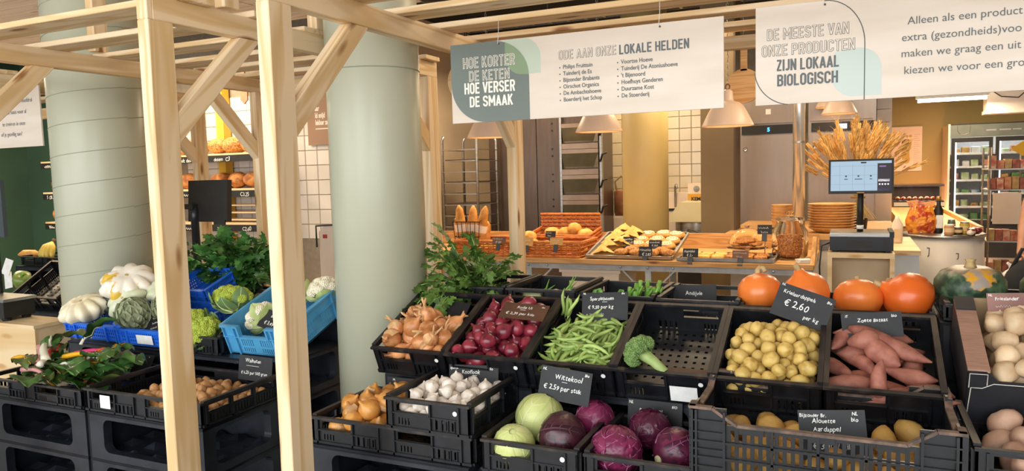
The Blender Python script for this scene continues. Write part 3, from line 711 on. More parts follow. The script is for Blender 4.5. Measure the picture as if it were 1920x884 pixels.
# pink potatoes
pm = [potato(40+i, .047, .036, .033, POTP) for i in range(4)]
it = pile(PINK, (-.285, .285, .01, .34), 36, lambda g: g.uniform(.033, .04), 14, .05)
fill('potato', 'large pinkish potato in the crate below the carton', 'potato', 'pink skinned potatoes', PINK, it, pm, 7, base_r=.038)
# sweet potatoes
def spindle(seed, L, r, mat, bend=.02, tip=1.4):
    rg = random.Random(seed); n = 12; pts = []; rs = []
    for i in range(n+1):
        u = i/n; x = (u-.5)*L
        pts.append((x, bend*math.sin(u*3.1+seed), bend*.6*math.sin(u*4+seed*2))); rs.append(max(.0025, r*.88*(math.sin(math.pi*min(1, max(0.02, u))**(.8 if seed % 2 else 1.15)))**.75*(1+.08*math.sin(u*9+seed))))
    return MB().tube(pts, rs, 12).mesh('sweet_potato', mat, True)
spots = [(-.02, .31, .075, .23, .034, 8, -8), (.02, .235, .10, .25, .033, -25, -3), (-.115, .285, .075, .10, .026, 80, 0), (-.04, .255, .10, .11, .034, 25, 0), (-.075, .235, .07, .10, .03, 15, 5),
         (-.12, .165, .055, .14, .026, -60, 0), (-.07, .20, .05, .15, .028, -45, 0), (.0, .20, .085, .12, .042, -30, 0), (.07, .15, .06, .15, .028, -12, 0), (-.085, .085, .06, .19, .031, 12, 0),
         (.0, .115, .03, .18, .034, 0, 0), (.055, .055, .055, .18, .034, 2, 0), (.105, .09, .04, .15, .025, -8, 0), (.0, .07, .09, .12, .027, 100, 62), (-.03, .03, .035, .13, .026, 8, 0), (.12, .03, .065, .13, .019, 6, 0),
         (.03, .27, .04, .2, .035, 20, 0), (-.08, .3, .035, .16, .03, -20, 0), (.09, .21, .03, .16, .034, 70, 0), (-.06, .14, .025, .16, .032, 40, 0)]
SWL = {0: 'long sweet potato lying across the heap just below its price card', 1: 'long pointed sweet potato lying on top of the heap', 2: 'short blunt sweet potato against the crate side near the card', 3: 'stubby sweet potato propped up near the price card', 4: 'small round sweet potato beside the stubby one',
       5: 'reddish tapered sweet potato along the crate side', 7: 'fattest sweet potato in the middle of the heap', 8: 'slim sweet potato below the long pointed one', 9: 'plump sweet potato lying along the crate front', 11: 'plump sweet potato beside the upright one at the crate front', 13: 'sweet potato standing on end, tapered tip upward', 15: 'thin sweet potato poking out over the crate corner'}
for i, (x, y, z, L, r, rz, ry) in enumerate(spots):
    o = link('sweet_potato', spindle(i, L, r, SWEET, .012)); place(o, wm(ROW[5]) @ Matrix.Translation((x, y, z)) @ Euler((0, R(-ry), R(rz)), 'XYZ').to_matrix().to_4x4())
    tag(o, SWL.get(i, 'sweet potato with dusty pink skin half buried in the heap'), 'sweet potato', 'sweet potatoes')
# red onions
def onion(seed, r, mat, neck=.35, sq=1.0):
    rg = random.Random(seed); k = rg.uniform(.9, 1.15)*sq
    pr = [(0.02, -1.0), (.35, -.96), (.75, -.70), (.97, -.28), (1.0, .05), (.90, .40), (.66, .70), (.38, .90), (.20, 1.05), (.12, 1.05+neck), (.03, 1.08+neck)]
    ph = rg.uniform(0, 6)
    return MB().lathe([(a*r, b*r*k) for a, b in pr], 16, fn=lambda a, u: 1+.03*math.sin(3*a+ph)+.012*math.sin(9*a)).mesh('onion', mat, True)
def skin(name, a, b, vein, rough=.32):
    m = M(name, a, b, 14, rough, rnd=.14, stretch=(3, 3, .5), bump=.08, coat=.15); return m
REDON = skin('red_onion_skin', '#5c1322', '#92303f', None); YELON = skin('yellow_onion_skin', '#c07a2c', '#dba054', None, .4); SHAL = skin('shallot_skin', '#b06c38', '#dc9c66', None, .4)
PAPER = M('dry_onion_paper', '#b98654', '#dcb482', 30, 0.7, rnd=.1, bump=.2)
om = [onion(i, .0265, REDON, (.25, .5, .3, .7)[i % 4]) for i in range(5)]
it = pile(ROW[1], (-.142, .142, .006, .37), 78, lambda g: g.uniform(.0225, .031), 21, .045)
fill('red_onion', 'shiny red onion in the heap of red onions', 'onion', 'red onions', ROW[1], it, om, 9, 'lean', base_r=.0265)
def neckmesh(seed, r, L):
    rg = random.Random(seed); mb = MB()
    for k in range(2):
        a = rg.uniform(0, 6.28); pts = [(0, 0, r*.9)]; p = Vector((0, 0, r*.9)); dr = Vector((math.cos(a)*.5, math.sin(a)*.5, 1)).normalized()
        for i in range(5): p = p+dr*L/5; dr = (dr+Vector((rg.uniform(-.3, .3), rg.uniform(-.3, .3), rg.uniform(-.2, .1)))).normalized(); pts.append(tuple(p))
        mb.tube(pts, [r*.30, r*.22, r*.17, r*.15, r*.14, r*.08], 6)
    return mb.mesh('dry_neck', PAPER, True)
def flake(seed, r):
    rg = random.Random(seed); a0 = rg.uniform(0, 6.28); w = rg.uniform(.9, 1.7)
    def f(u, v):
        a = a0+(u-.5)*w; b = -.9+1.9*v; q = r*(1.03+.10*abs(u-.5)+.05*math.sin(9*u+seed)); return (q*math.cos(a)*math.cos(b*.9), q*math.sin(a)*math.cos(b*.9), q*math.sin(b*.9))
    return MB().grid(f, 5, 6).mesh('loose_skin', PAPER, True)
om = [onion(60+i, .03, SHAL, .4, 1.1) for i in range(4)]; nk = [neckmesh(i, .03, .03+.008*i) for i in range(4)]; fl = [flake(i, .031) for i in range(4)]
it = pile(ROW[0], (-.142, .142, .006, .25), 40, lambda g: g.uniform(.026, .036), 23, .04)
fill('shallot', 'coppery shallot with dried neck in the tilted crate', 'shallot', 'shallots', ROW[0], it, om, 12, 'lean', base_r=.03, parts=[('dry_neck', nk), ('loose_skin', fl)])
om = [onion(80+i, .034, YELON, .3) for i in range(4)]; nk = [neckmesh(9+i, .034, .03) for i in range(3)]; fl = [flake(9+i, .035) for i in range(4)]
it = pile(GEEL, (-.28, -.02, .006, .35), 27, lambda g: g.uniform(.031, .038), 25, .035)
fill('yellow_onion', 'papery yellow onion in the wide crate under the garlic', 'onion', 'yellow onions', GEEL, it, om, 13, 'lean', base_r=.034, parts=[('loose_skin', fl)])
# garlic
GARM = M('garlic_skin', '#d9cbbd', '#efe8dd', 26, 0.55, rnd=.06, bump=.1, stretch=(3, 3, .6))
def garlic(seed, r):
    rg = random.Random(seed); ph = rg.uniform(0, 6)
    pr = [(.15, -.72), (.6, -.70), (.95, -.40), (1.0, -.05), (.85, .35), (.52, .65), (.26, .85), (.15, 1.0), (.13, 1.15), (.05, 1.2)]
    return MB().lathe([(a*r, b*r) for a, b in pr], 24, fn=lambda a, u: 1+(.10*abs(math.sin(2.5*a+ph))-.05)*(1 if u < .7 else .3)).mesh('garlic', GARM, True)
gm = [garlic(i, .026) for i in range(4)]
it = pile(GARL, (-.142, .142, .008, .32), 78, lambda g: g.uniform(.0195, .026), 31, .045)
fill('garlic_bulb', 'white garlic bulb in the small crate of garlic', 'garlic', 'garlic bulbs', GARL, it, gm, 15, 'lean', base_r=.026)
# walnuts
WAL = M('walnut_shell', '#a8743f', '#c99a66', 34, 0.6, rnd=.12, bump=.5, bscale=40)
def walnut(seed):
    def f(d): return 1+.09*nz(d, 4, seed)+.12*abs(nz(d, 6, seed+3))+(.07 if abs(d.y) < .12 else 0)
    return MB().ball((0, 0, 0), .021, .0175, .0175, 18, 12, f).mesh('walnut', WAL, True)
wmsh = [walnut(i) for i in range(4)]
it = pile(WALN, (-.20, .285, .01, .37), 150, lambda g: g.uniform(.0165, .0195), 33, .05, tries=22)
fill('walnut', 'brown walnut in its shell in the low crate', 'walnut', 'walnuts', WALN, it, wmsh, 17, base_r=.018)
# green beans
BEAN = M('green_bean', '#7f9c48', '#adc470', 16, 0.45, rnd=.16)
def bean(seed):
    rg = random.Random(seed); L = rg.uniform(.09, .125); n = 10; c = rg.uniform(-.03, .03); c2 = rg.uniform(-.012, .012); pts = []; rs = []
    for i in range(n+1):
        u = i/n; pts.append(((u-.5)*L, c*(u-.5)**2*4, c2*math.sin(u*5))); rs.append(.0064*min(1, .12+5*u, .10+4.2*(1-u))*(1+.06*math.sin(u*26)))
    return MB().tube(pts, rs, 7).mesh('green_bean', BEAN, True)
bm_ = [bean(i) for i in range(9)]; rg = random.Random(5); M0 = wm(ROW[2])
for i in range(230):
    u, v = rg.uniform(-1, 1), rg.uniform(-1, 1); lay = (i/230)
    x, y = u*.115, .18+v*.145; hh = .02+.105*lay*(1-.45*u*u)*(1-.35*v*v)
    a = rg.gauss(.9, .55) if i % 3 else rg.uniform(0, 3.14); x = max(-.135+.055*abs(math.cos(a)), min(.135-.055*abs(math.cos(a)), x)); y = max(.012+.06*abs(math.sin(a)), min(.36-.06*abs(math.sin(a)), y))
    o = link('green_bean', bm_[i % 9]); place(o, M0 @ Matrix.Translation((x, y, hh)) @ Euler((rg.uniform(0, 6.28), rg.gauss(0, .16), a)).to_matrix().to_4x4())
    tag(o, 'fresh green bean in the heap of beans', 'bean', 'green beans')
for k, (x, y, t1, t2) in enumerate(((-.132, .335, 1.2, .1), (-.112, .33, 1.25, .2), (-.10, .34, 1.3, -.1), (-.088, .325, 1.1, .25))):
    o = link('green_bean', bm_[k+2]); place(o, M0 @ Matrix.Translation((x, y, .11)) @ Euler((0, -t1, t2)).to_matrix().to_4x4()); tag(o, 'green bean standing upright beside the bean price card', 'bean', 'upright beans')
# ================================================================ large vegetables
WCAB = M('white_cabbage_leaf', '#b4bd6a', '#cdd492', 7, 0.4, stretch=(1, 1, .35), bump=.15); RCAB = M('red_cabbage_leaf', '#3c1128', '#6c2442', 7, 0.33, stretch=(1, 1, .3), bump=.25, rnd=.25)
RCAB2 = M('magenta_cabbage_leaf', '#571634', '#8c3058', 9, 0.35, stretch=(1, 1, .3), bump=.25)
RCAB3 = M('dark_cabbage_leaf', '#2c1219', '#4d2232', 7, 0.35, stretch=(1, 1, .3), bump=.25)
def leafshell(seed, r, span, rise, amp):
    def f(u, v):
        a = (u-.5)*span; b = -.9+rise*v; w = .75+.25*math.sin(math.pi*min(1, v*1.15)); a *= w
        d = Vector((math.cos(a)*math.cos(b), math.sin(a)*math.cos(b), math.sin(b)))
        q = r*(1.012+.05*v**4+.02*(abs(u-.5)*2)**4+amp*nz(d, 5, seed)+amp*.5*nz(d, 11, seed)+.012*abs(math.sin(a*7))*(v))
        q += r*.012*max(0, 1-abs(a)*9)*(1-v); return d*q
    return f
VEIN = {'red_cabbage_leaf': '#86476a', 'magenta_cabbage_leaf': '#b06a90', 'dark_cabbage_leaf': '#5c3244'}
def cabbage(label, mat, loc, r, rot, seed, nleaf=5, amp=.02, sq=(1, 1, .95)):
    t = thing('cabbage', label, 'cabbage', loc, rot); t.scale = sq
    MB().ball((0, 0, 0), r, n=40, m=26, fn=lambda d: 1+.008*nz(d, 3, seed)+amp*.5*nz(d, 7, seed)).build('heart', mat, t, True)
    vm = M(mat.name+'_vein', VEIN.get(mat.name, '#d8dcae'), rough=.45)
    for k in range(nleaf):
        f = leafshell(seed+k, r, 2.3, 2.3, amp); lf = MB().grid(f, 22, 22).build('leaf', mat, t, True, rot=(0, 0, k*6.28/nleaf+seed)); mb = MB()
        mb.tube([f(.5, v/12) for v in range(12)], [r*.035*(1-v/13) for v in range(12)], 6)
        for j in range(4):
            for sg in (-1, 1): mb.tube([f(.5+sg*.09*i, .12+.17*j+.05*i) for i in range(5)], [r*.016, r*.014, r*.011, r*.008, r*.004], 5)
        mb.build('vein', vm, lf, True)
    MB().lathe([(r*.17, -r*1.07), (r*.2, -r*.9)], 12).build('stump', M('cabbage_stump', '#c9c19a', '#b0a67c', 30, .7), t, True)
    return t
cabbage('small pale white cabbage at front of crate', WCAB, (-.915, 1.965, .787), .062, (.5, .2, 0), 1, 4, .008)
cabbage('larger white cabbage behind the dark red cabbage', WCAB, (-.90, 2.135, .818), .078, (.2, .4, 1), 5, 4, .012)
cabbage('dark purple red cabbage beside the white cabbages', RCAB3, (-.785, 2.03, .802), .077, (.2, 1.5, .3), 9, 5, .03, (1.0, 1, .9))
cabbage('magenta cabbage half hidden below the white cabbage card', RCAB2, (-.735, 2.19, .815), .062, (.4, .2, .7), 13, 5, .04)
cabbage('crinkled magenta cabbage at front of the red cabbage crate', RCAB2, (-.61, 2.0, .797), .072, (.1, .3, 2.2), 17, 6, .06)
cabbage('red cabbage half hidden behind others in its crate', RCAB, (-.555, 2.175, .81), .062, (.3, .2, .2), 23, 5, .04)
cabbage('dark red cabbage at the crate side by tall potato crate', RCAB, (-.45, 2.06, .795), .068, (.3, 1.4, 1.2), 29, 5, .032)
# broccoli, romanesco, cauliflower
BROC = M('broccoli_head', '#4e6b35', '#7d9a55', 60, .7, bump=.5, bscale=160); BSTEM = M('broccoli_stalk', '#a9bb78', '#8ba25a', 20, .5)
ROMA = M('romanesco_head', '#94a634', '#b3c24c', 60, .7, bump=.5, bscale=120); CAUL = M('cauliflower_head', '#e2d9bb', '#efe9d2', 50, .7, bump=.4, bscale=140)
CLEAF = M('cauliflower_leaf', '#5d7a4a', '#7f9a66', 9, .5, rnd=.15, bump=.2); CLEAF2 = M('pale_cauliflower_leaf', '#a7b868', '#c6cf90', 9, .5, rnd=.12, bump=.2)
def bumps(seed, r, n=70):
    rg = random.Random(seed); mb = MB()
    for i in range(n):
        z = 1-1.25*(i+.5)/n; a = i*2.39996; q = math.sqrt(max(0, 1-z*z)); s_ = r*rg.uniform(.17, .25)
        mb.ball((r*q*math.cos(a)*.9, r*q*math.sin(a)*.9, r*z*.9), s_, n=6, m=5)
    mb.lathe([(r*.35, -r*1.3), (r*.6, -r*.4), (r*.85, 0), (r*.6, r*.6), (0, r*.85)], 10); return mb
def florets(label, cat, loc, r, rot, mat, nf, fr, squash=.8, stalk=None, leaves=0, lmat=None, name='broccoli', lr=1.5):
    t = thing(name, label, cat, loc, rot); fm = [bumps(i+nf, fr).mesh('floret', mat, True) for i in range(3)]
    for i in range(nf):
        z = 1-1.0*(i+.5)/nf; a = i*2.39996; q = math.sqrt(1-z*z); d = Vector((q*math.cos(a), q*math.sin(a), z*squash))
        o = link('floret', fm[i % 3], t, d*r, Vector((d.x, d.y, z)).to_track_quat('Z', 'Y').to_euler())
    if stalk: MB().tube([(0, 0, -stalk), (r*.1, 0, -stalk*.5), (0, 0, 0), (0, 0, r*.4)], [.014, .016, .022, r*.55], 12).build('stalk', BSTEM, t, True)
    else: MB().ball((0, 0, -r*.1), r*.75, n=14, m=8).build('core', mat, t, True)
    for k in range(leaves):
        rg = random.Random(k+nf); L = r*rg.uniform(lr*.9, lr*1.3); w = r*rg.uniform(.55, .8)
        def f(u, v):
            wd = w*math.sin(math.pi*min(.97, .12+.85*v))**.7; x = r*.55+L*.45*math.sin(v*1.9); y = (u-.5)*2*wd
            z = -r*.6+L*v*.95+.25*abs(u-.5)*wd; return (x+.12*wd*math.sin(7*u+3*v+k)*v-.8*(u-.5)**2*wd, y, z+.05*w*math.sin(13*u+k))
        lf = MB().grid(f, 8, 8).build('leaf', lmat, t, True, rot=(0, rg.uniform(.25, .75), k*6.28/leaves+rg.uniform(-.2, .2)))
        rb = MB().tube([f(.5, v/6) for v in range(7)], [r*.09, r*.08, r*.06, r*.045, r*.03, r*.02, r*.012], 6).build('midrib', CLEAF2, lf, True)
    return t
florets('single green broccoli lying in the nearly empty crate', 'broccoli', (-.595, 2.235, 1.03), .036, (0, R(-58), R(-12)), BROC, 22, .021, .85, .095)
for x, y, z, rx, ry, sd, lb in ((-2.50, 2.47, 1.06, -.4, .1, 1, 'large yellow green romanesco on top of its crate'), (-2.645, 2.36, .965, -.5, -.2, 2, 'romanesco low in its crate beside the post'), (-2.56, 2.34, .94, -.6, .1, 3, 'romanesco at the front edge of its crate'),
                               (-2.60, 2.53, 1.05, -.3, -.2, 4, 'romanesco tucked behind at the mesh crate')):
    florets(lb, 'romanesco', (x, y, z), .058, (rx, ry, sd), ROMA, 24, .023, .8, None, 8, CLEAF, 'romanesco', 1.6)
for x, y, z, rx, ry, sd, lb in ((-2.315, 2.44, 1.0, -.9, -.3, 1, 'white cauliflower behind the price card'), (-2.23, 2.56, 1.085, -.5, .2, 2, 'white cauliflower with pale leaves, in the middle of the blue crate'), (-2.13, 2.62, 1.10, -.2, .4, 3, 'cauliflower wrapped in pale green leaves at the blue crate end')):
    florets(lb, 'cauliflower', (x, y, z), .055, (rx, ry, sd), CAUL, 18, .024, .75, None, 6, CLEAF2, 'cauliflower', 1.35)
# pumpkins
PUMO = M('orange_pumpkin_skin', '#dd6420', '#f08236', 5, .35, stretch=(1, 1, .4), rnd=.06, bump=.05, coat=.15); PSTEM = M('corky_stem', '#c2a878', '#a98f5c', 40, .8, bump=.4)
def pumpkin(label, loc, r, rot, rz=1., neck=.35, curl=0):
    t = thing('pumpkin', label, 'pumpkin', loc, rot)
    pr = [(.05, -.90), (.48, -.88), (.82, -.66), (1.0, -.24), (1.03, .1), (.95, .45), (.74, .75), (.46, .92), (.28, .88+neck*.5), (.2, .88+neck), (.05, .9+neck)]
    MB().lathe([(a*r, b*r*rz) for a, b in pr], 40, fn=lambda a, u: 1+.012*math.cos(10*a)+.01*math.sin(3*a)).build('body', PUMO, t, True)
    zt = (.88+neck)*r*rz; MB().tube([(0, 0, zt-.01), (0, 0, zt+.012), (-curl*.4, 0, zt+.02), (-curl, 0, zt+.018), (-curl*1.3, 0, zt+.005)], [.012, .01, .009, .0085, .009], 8).build('stem', PSTEM, t, True)
    return t
pumpkin('orange pumpkin with a curled corky stem', (-.303, 2.80, 1.142), .075, (0, .12, 2.6), .95, .12, .025)
pumpkin('pointed orange pumpkin half behind the small potato card', (-.145, 2.80, 1.145), .076, (.1, -.35, .3), 1.0, .35, .004)
pumpkin('flattish orange pumpkin with a sunken stem', (.02, 2.80, 1.135), .078, (-.35, .1, .4), .86, .0, .002)
pumpkin('orange pumpkin tipped over, its point towards its flattish neighbour', (.175, 2.80, 1.147), .080, (0, -1.15, .1), .95, .38, .003)
pumpkin('small orange pumpkin low between two bigger ones', (.10, 2.92, 1.12), .055, (.3, .2, .4), .95, .2, .004)
def green_mat():
    m, t, p = nt('green_pumpkin_skin'); L = t.links.new; p.inputs['Roughness'].default_value = .42
    tc = node(t, 'ShaderNodeTexCoord'); n1 = node(t, 'ShaderNodeTexNoise'); n1.inputs['Scale'].default_value = 30; L(tc.outputs['Object'], n1.inputs['Vector'])
    cr = node(t, 'ShaderNodeValToRGB'); e = cr.color_ramp.elements; e[0].position = .42; e[0].color = lin('#223a2a'); e[1].position = .7; e[1].color = lin('#5d7a58'); L(n1.outputs[0], cr.inputs[0])
    # corky pale crown
    sx = node(t, 'ShaderNodeSeparateXYZ'); L(tc.outputs['Object'], sx.inputs[0]); n2 = node(t, 'ShaderNodeTexNoise'); n2.inputs['Scale'].default_value = 34; L(tc.outputs['Object'], n2.inputs['Vector'])
    ma = node(t, 'ShaderNodeMath', operation='MULTIPLY_ADD'); ma.inputs[1].default_value = .06; L(n2.outputs[0], ma.inputs[0]); L(sx.outputs['Z'], ma.inputs[2])
    mr = node(t, 'ShaderNodeMapRange'); mr.inputs['From Min'].default_value = .072; mr.inputs['From Max'].default_value = .095; L(ma.outputs[0], mr.inputs['Value'])
    mx = node(t, 'ShaderNodeMix', data_type='RGBA'); L(mr.outputs[0], mx.inputs[0]); L(cr.outputs[0], mx.inputs[6]); mx.inputs[7].default_value = lin('#a58f78')
    # yellow scar
    ds = node(t, 'ShaderNodeVectorMath', operation='DISTANCE'); L(tc.outputs['Object'], ds.inputs[0]); ds.inputs[1].default_value = (.015, -.085, .045)
    mb_ = node(t, 'ShaderNodeMath', operation='MULTIPLY_ADD'); mb_.inputs[1].default_value = -.05; L(n2.outputs[0], mb_.inputs[0]); L(ds.outputs['Value'], mb_.inputs[2])
    m2 = node(t, 'ShaderNodeMapRange'); m2.inputs['From Min'].default_value = .022; m2.inputs['From Max'].default_value = .016; L(mb_.outputs[0], m2.inputs['Value'])
    c2 = node(t, 'ShaderNodeValToRGB'); q = c2.color_ramp.elements; q[0].position = .45; q[0].color = lin('#d69a22'); q[1].position = .6; q[1].color = lin('#9b8f84'); L(n1.outputs[0], c2.inputs[0])
    my = node(t, 'ShaderNodeMix', data_type='RGBA'); L(m2.outputs[0], my.inputs[0]); L(mx.outputs[2], my.inputs[6]); L(c2.outputs[0], my.inputs[7]); L(my.outputs[2], p.inputs['Base Color']); return m
GPM = green_mat()
for x, y, r, rt, lb in ((.355, 2.85, .105, .05, 'big dark green pumpkin with a yellow scar'), (.60, 2.83, .108, 1.7, 'dark green pumpkin beyond the scarred one')):
    t = thing('pumpkin', lb, 'pumpkin', (x, y, 1.112+.072), (0, 0, rt))
    pr = [(.1, -.66), (.5, -.68), (.85, -.5), (1, -.1), (.98, .2), (.8, .48), (.5, .62), (.2, .6), (.05, .57)]
    MB().lathe([(a*r, b*r) for a, b in pr], 60, fn=lambda a, u: 1+.018*abs(math.cos(5*a))).build('body', GPM, t, True)
    MB().lathe([(.02, r*.56), (.014, r*.68), (.012, r*.78), (.016, r*.86), (0, r*.88)], 10, fn=lambda a, u: 1+.15*math.cos(5*a)).build('stem', PSTEM, t, True)
# pattypan squashes
PATW = M('cream_squash_skin', '#e6d8b0', '#efe6cc', 12, .35); PATG = M('pale_green_squash_skin', '#c6cba6', '#dadcc0', 14, .35); PATD = M('dark_squash_skin', '#2c3128', '#3d4236', 14, .4); PATY = M('white_yellow_squash_skin', '#efe8d8', '#d9b23c', 9, .4, lo=.56, hi=.6)
def pattypan(label, loc, r, rot, mat, k=9, amp=.16):
    t = thing('pattypan_squash', label, 'squash', loc, rot)
    pr = [(.05, -.62), (.45, -.6), (.78, -.38), (1, -.05), (1.0, .14), (.8, .42), (.5, .56), (.2, .5), (.03, .46)]
    MB().lathe([(a*r, b*r) for a, b in pr], 72, fn=lambda a, u: 1+amp*(abs(math.sin(k*a/2))-.5)*math.sin(math.pi*min(1, u*1.1))).build('body', mat, t, True)
    MB().lathe([(r*.09, r*.40), (r*.07, r*.5), (0, r*.51)], 8).build('stem', PSTEM, t); return t
pattypan('large cream pattypan squash on the blue crate corner', (-3.36, 2.36, 1.0), .10, (.35, -.1, .2), PATW, 10, .34)
pattypan('dark almost black pattypan squash beside the column', (-3.30, 2.45, 1.035), .07, (1.1, -.5, 0), PATD, 10, .3)
pattypan('white squash splashed with yellow lying on top', (-3.18, 2.47, 1.115), .115, (.55, .1, .5), PATY, 9, .3)
pattypan('pale green pattypan squash above the artichoke', (-3.12, 2.41, 1.04), .085, (.9, -.2, .3), PATG, 9, .34)
pattypan('small pale squash wedged against the post', (-3.0, 2.5, 1.08), .065, (.7, .3, .1), PATG, 8, .2)
# artichokes
ARTI = M('artichoke_bract', '#929b78', '#b4b996', 14, .55, rnd=.12, bump=.15)
def bract(L, w):
    def f(u, v):
        a = (u-.5)*2; wd = w*(1-(abs(2*v-.75)/1.3)**2.2) if v < 1 else 0; wd = max(.06*w, wd)
        return (a*wd, -.35*wd*(a*a)+.0, L*v-.15*L*0)
    return MB().grid(f, 4, 6)
bmesh_ = None
def artichoke(label, loc, r, rot):
    t = thing('artichoke', label, 'artichoke', loc, rot); b = bract(r*1.05, r*.42).mesh('bract', ARTI, True)
    MB().ball((0, 0, 0), r*.72, n=14, m=10).build('heart', ARTI, t, True)
    n = 54
    for i in range(n):
        v = i/n; ph = -.95+2.2*v; a = i*2.39996; d = Vector((math.cos(a)*math.cos(ph), math.sin(a)*math.cos(ph), math.sin(ph)))
        tn = Vector((-math.cos(a)*math.sin(ph), -math.sin(a)*math.sin(ph), math.cos(ph))); z = (tn+d*.18).normalized(); x = Vector((-math.sin(a), math.cos(a), 0)); y = z.cross(x)
        m = Matrix((x, y, z)).transposed().to_4x4(); m.translation = d*r*.74-tn*r*.30; o = link('bract', b, t); place(o, m)
    MB().tube([(0, 0, -r*1.35), (0, 0, -r*.6)], r*.18, 8).build('stalk', ARTI, t, True); return t
artichoke('round grey green artichoke leaning in the blue crate', (-3.0, 2.345, .995), .075, (.5, .3, 0))
artichoke('artichoke behind, pressed against the timber post', (-2.87, 2.43, 1.02), .07, (.6, -.3, 1))
artichoke('loose opened artichoke at the back of the blue crate', (-2.76, 2.40, .97), .06, (.9, .3, 2))
# ---------------------------------------------------------------- leafy bunches
def frond(seed, s):
    """lobed celery-like leaf, tip along +z"""
    rg = random.Random(seed); mb = MB()
    for ang, L, off in ((0, 1., .35), (.95, .72, .12), (-.95, .72, .12), (1.9, .4, .0), (-1.9, .4, .0)):
        n = 9; pts = [(0, 0, 0)]
        prof = [(-.10, .12), (-.34, .42), (-.22, .52), (-.36, .74), (-.16, .80), (0, 1.04), (.16, .80), (.36, .74), (.22, .52), (.34, .42), (.10, .12)]
        ca, sa = math.cos(ang), math.sin(ang); vs = []
        for x, z in [(0, .5)]+prof:
            X_, Z_ = x*L, z*L; yy = .10*abs(x)+.12*math.sin(z*3+seed)+rg.uniform(-.03, .03)
            vs.append(((X_*ca+Z_*sa)*s, yy*s, (off*.3+Z_*ca-X_*sa)*s))
        k = len(prof); mb.add(vs, [(0, i+1, i+2) for i in range(k-1)]+[(0, k, 1)])
    return mb
CEL = M('celery_leaf', '#3c5f24', '#6b8e40', 14, .42, rnd=.28); CSTK = M('celery_stalk', '#6f8f3f', '#94ad5c', 20, .45); PAR = M('parsley_leaf', '#275222', '#4d7a35', 14, .42, rnd=.28)
def bunch(label, cat, name, base, spread, nstem, lmat, leafs, size, seed, tips):
    rg = random.Random(seed); t = thing(name, label, cat, base); fm = [frond(i, size).mesh('leaf', lmat, True) for i in range(4)]
    for i in range(nstem):
        tip = Vector(tips[i]) if i < len(tips) else Vector((rg.uniform(*spread[0]), rg.uniform(*spread[1]), rg.uniform(*spread[2])))
        mid = tip*.5+Vector((rg.uniform(-.03, .03), rg.uniform(-.02, .02), abs(tip.z)*.15+.03)); st = Vector((rg.uniform(-.03, .03), rg.uniform(-.03, .03), 0))
        if tip.y < -.17: mid.z = max(mid.z, .13); mid.y = tip.y*.75
        pts = [st*(1-u)**2+mid*2*u*(1-u)+tip*u*u for u in [k/6 for k in range(7)]]
        s_ = MB().tube(pts, [.005, .0045, .004, .0035, .003, .0025, .002], 6).build('stalk', CSTK, t, True)
        for k in range(leafs):
            u = 1-.14*k-(.0 if k == 0 else rg.uniform(0, .1)); p = st*(1-u)**2+mid*2*u*(1-u)+tip*u*u; d = (tip-mid).normalized()
            e = Vector((d.x+rg.uniform(-.9, .9), d.y+rg.uniform(-.9, .5), d.z+rg.uniform(-.8, .5))).normalized()
            q = e.to_track_quat('Z', 'Y').to_euler(); q.rotate_axis('Z', rg.uniform(-.9, .9)); link('leaf', fm[rg.randrange(4)], s_, p, q, rg.uniform(.75, 1.2))
    return t
bunch('dark glossy parsley heap behind the romanesco', 'parsley', 'parsley_bunch', (-2.96, 2.95, 1.03), ((-.32, .33), (-.13, .10), (.05, .27)), 80, PAR, 6, .066, 4, [])
bunch('leafy celery drooping over the shallot crate beside smooth column', 'celery', 'celery_bunch', (-1.445, 2.80, 1.06), ((-.12, .16), (-.13, .08), (.05, .22)), 46, CEL, 6, .05, 8,
      [(-.11, -.12, .31), (-.14, -.16, .22), (-.07, -.28, .02), (-.10, -.25, .06), (-.13, -.2, .12), (-.02, -.30, -.03), (.0, -.06, .28), (-.12, -.22, .16), (-.09, -.2, .2), (.02, -.2, .12), (-.06, -.28, .0), (-.04, -.26, .05), (-.13, -.1, .26), (.05, -.1, .2), (-.08, -.36, -.02), (-.03, -.38, -.05), (.0, -.36, -.02), (-.11, -.34, .03), (-.06, -.34, -.08), (-.13, -.26, .1), (-.05, -.2, .2), (-.1, -.16, .24)])
# parsley stands on a dark crate
crate('black crate under the heap of parsley', -2.86, 2.94, .97, .55, .24, .06)
plinth(-3.13, -2.06, 2.672, 3.2, .968, 'under the parsley crate')
# fennel, spring onions, endive
FEN = M('fennel_bulb', '#d9ddb8', '#c3cc96', 14, .4); SPR = M('spring_onion_green', '#5f9436', '#86b650', 16, .4, rnd=.15)
for i, (x, y) in enumerate(((-1.2, 2.78), (-1.11, 2.79), (-1.04, 2.78))):
    t = thing('fennel', 'pale fennel bulb with feathery tops behind red onions', 'fennel', (x, y, 1.085), (.3, 1.2, i), group='fennel bulbs')
    MB().lathe([(.01, -.035), (.025, -.03), (.036, 0), (.028, .03), (.014, .05), (.01, .06)], 14, fn=lambda a, u: 1+.1*math.cos(2*a)).build('bulb', FEN, t, True)
    for k in range(4): MB().tube([(0, 0, .05), (.01*k-.015, .01, .09), (.03*k-.045, .02*(k % 2), .13)], [.006, .004, .001], 6).build('frond', SPR, t, True)
for i in range(11):
    rg = random.Random(i); t = thing('spring_onion', 'bright green spring onion tops standing behind the beans', 'spring onion', (-.80+.013*i*.9, 2.80+.02*(i % 3), 1.045), (rg.uniform(-.15, .1), rg.uniform(-.15, .2), 0), 'spring onions')
    MB().tube([(0, 0, 0), (0, 0, .05), (.003, 0, .085), (.004, 0, .10+.012*(i % 3))], [.006, .006, .008, .0085], 7).build('tube_leaf', SPR, t, True)
    MB().tube([(0, 0, .05), (.012, -.006, .08), (.022, -.01, .10)], [.005, .006, .004], 6).build('tube_leaf', SPR, t, True)
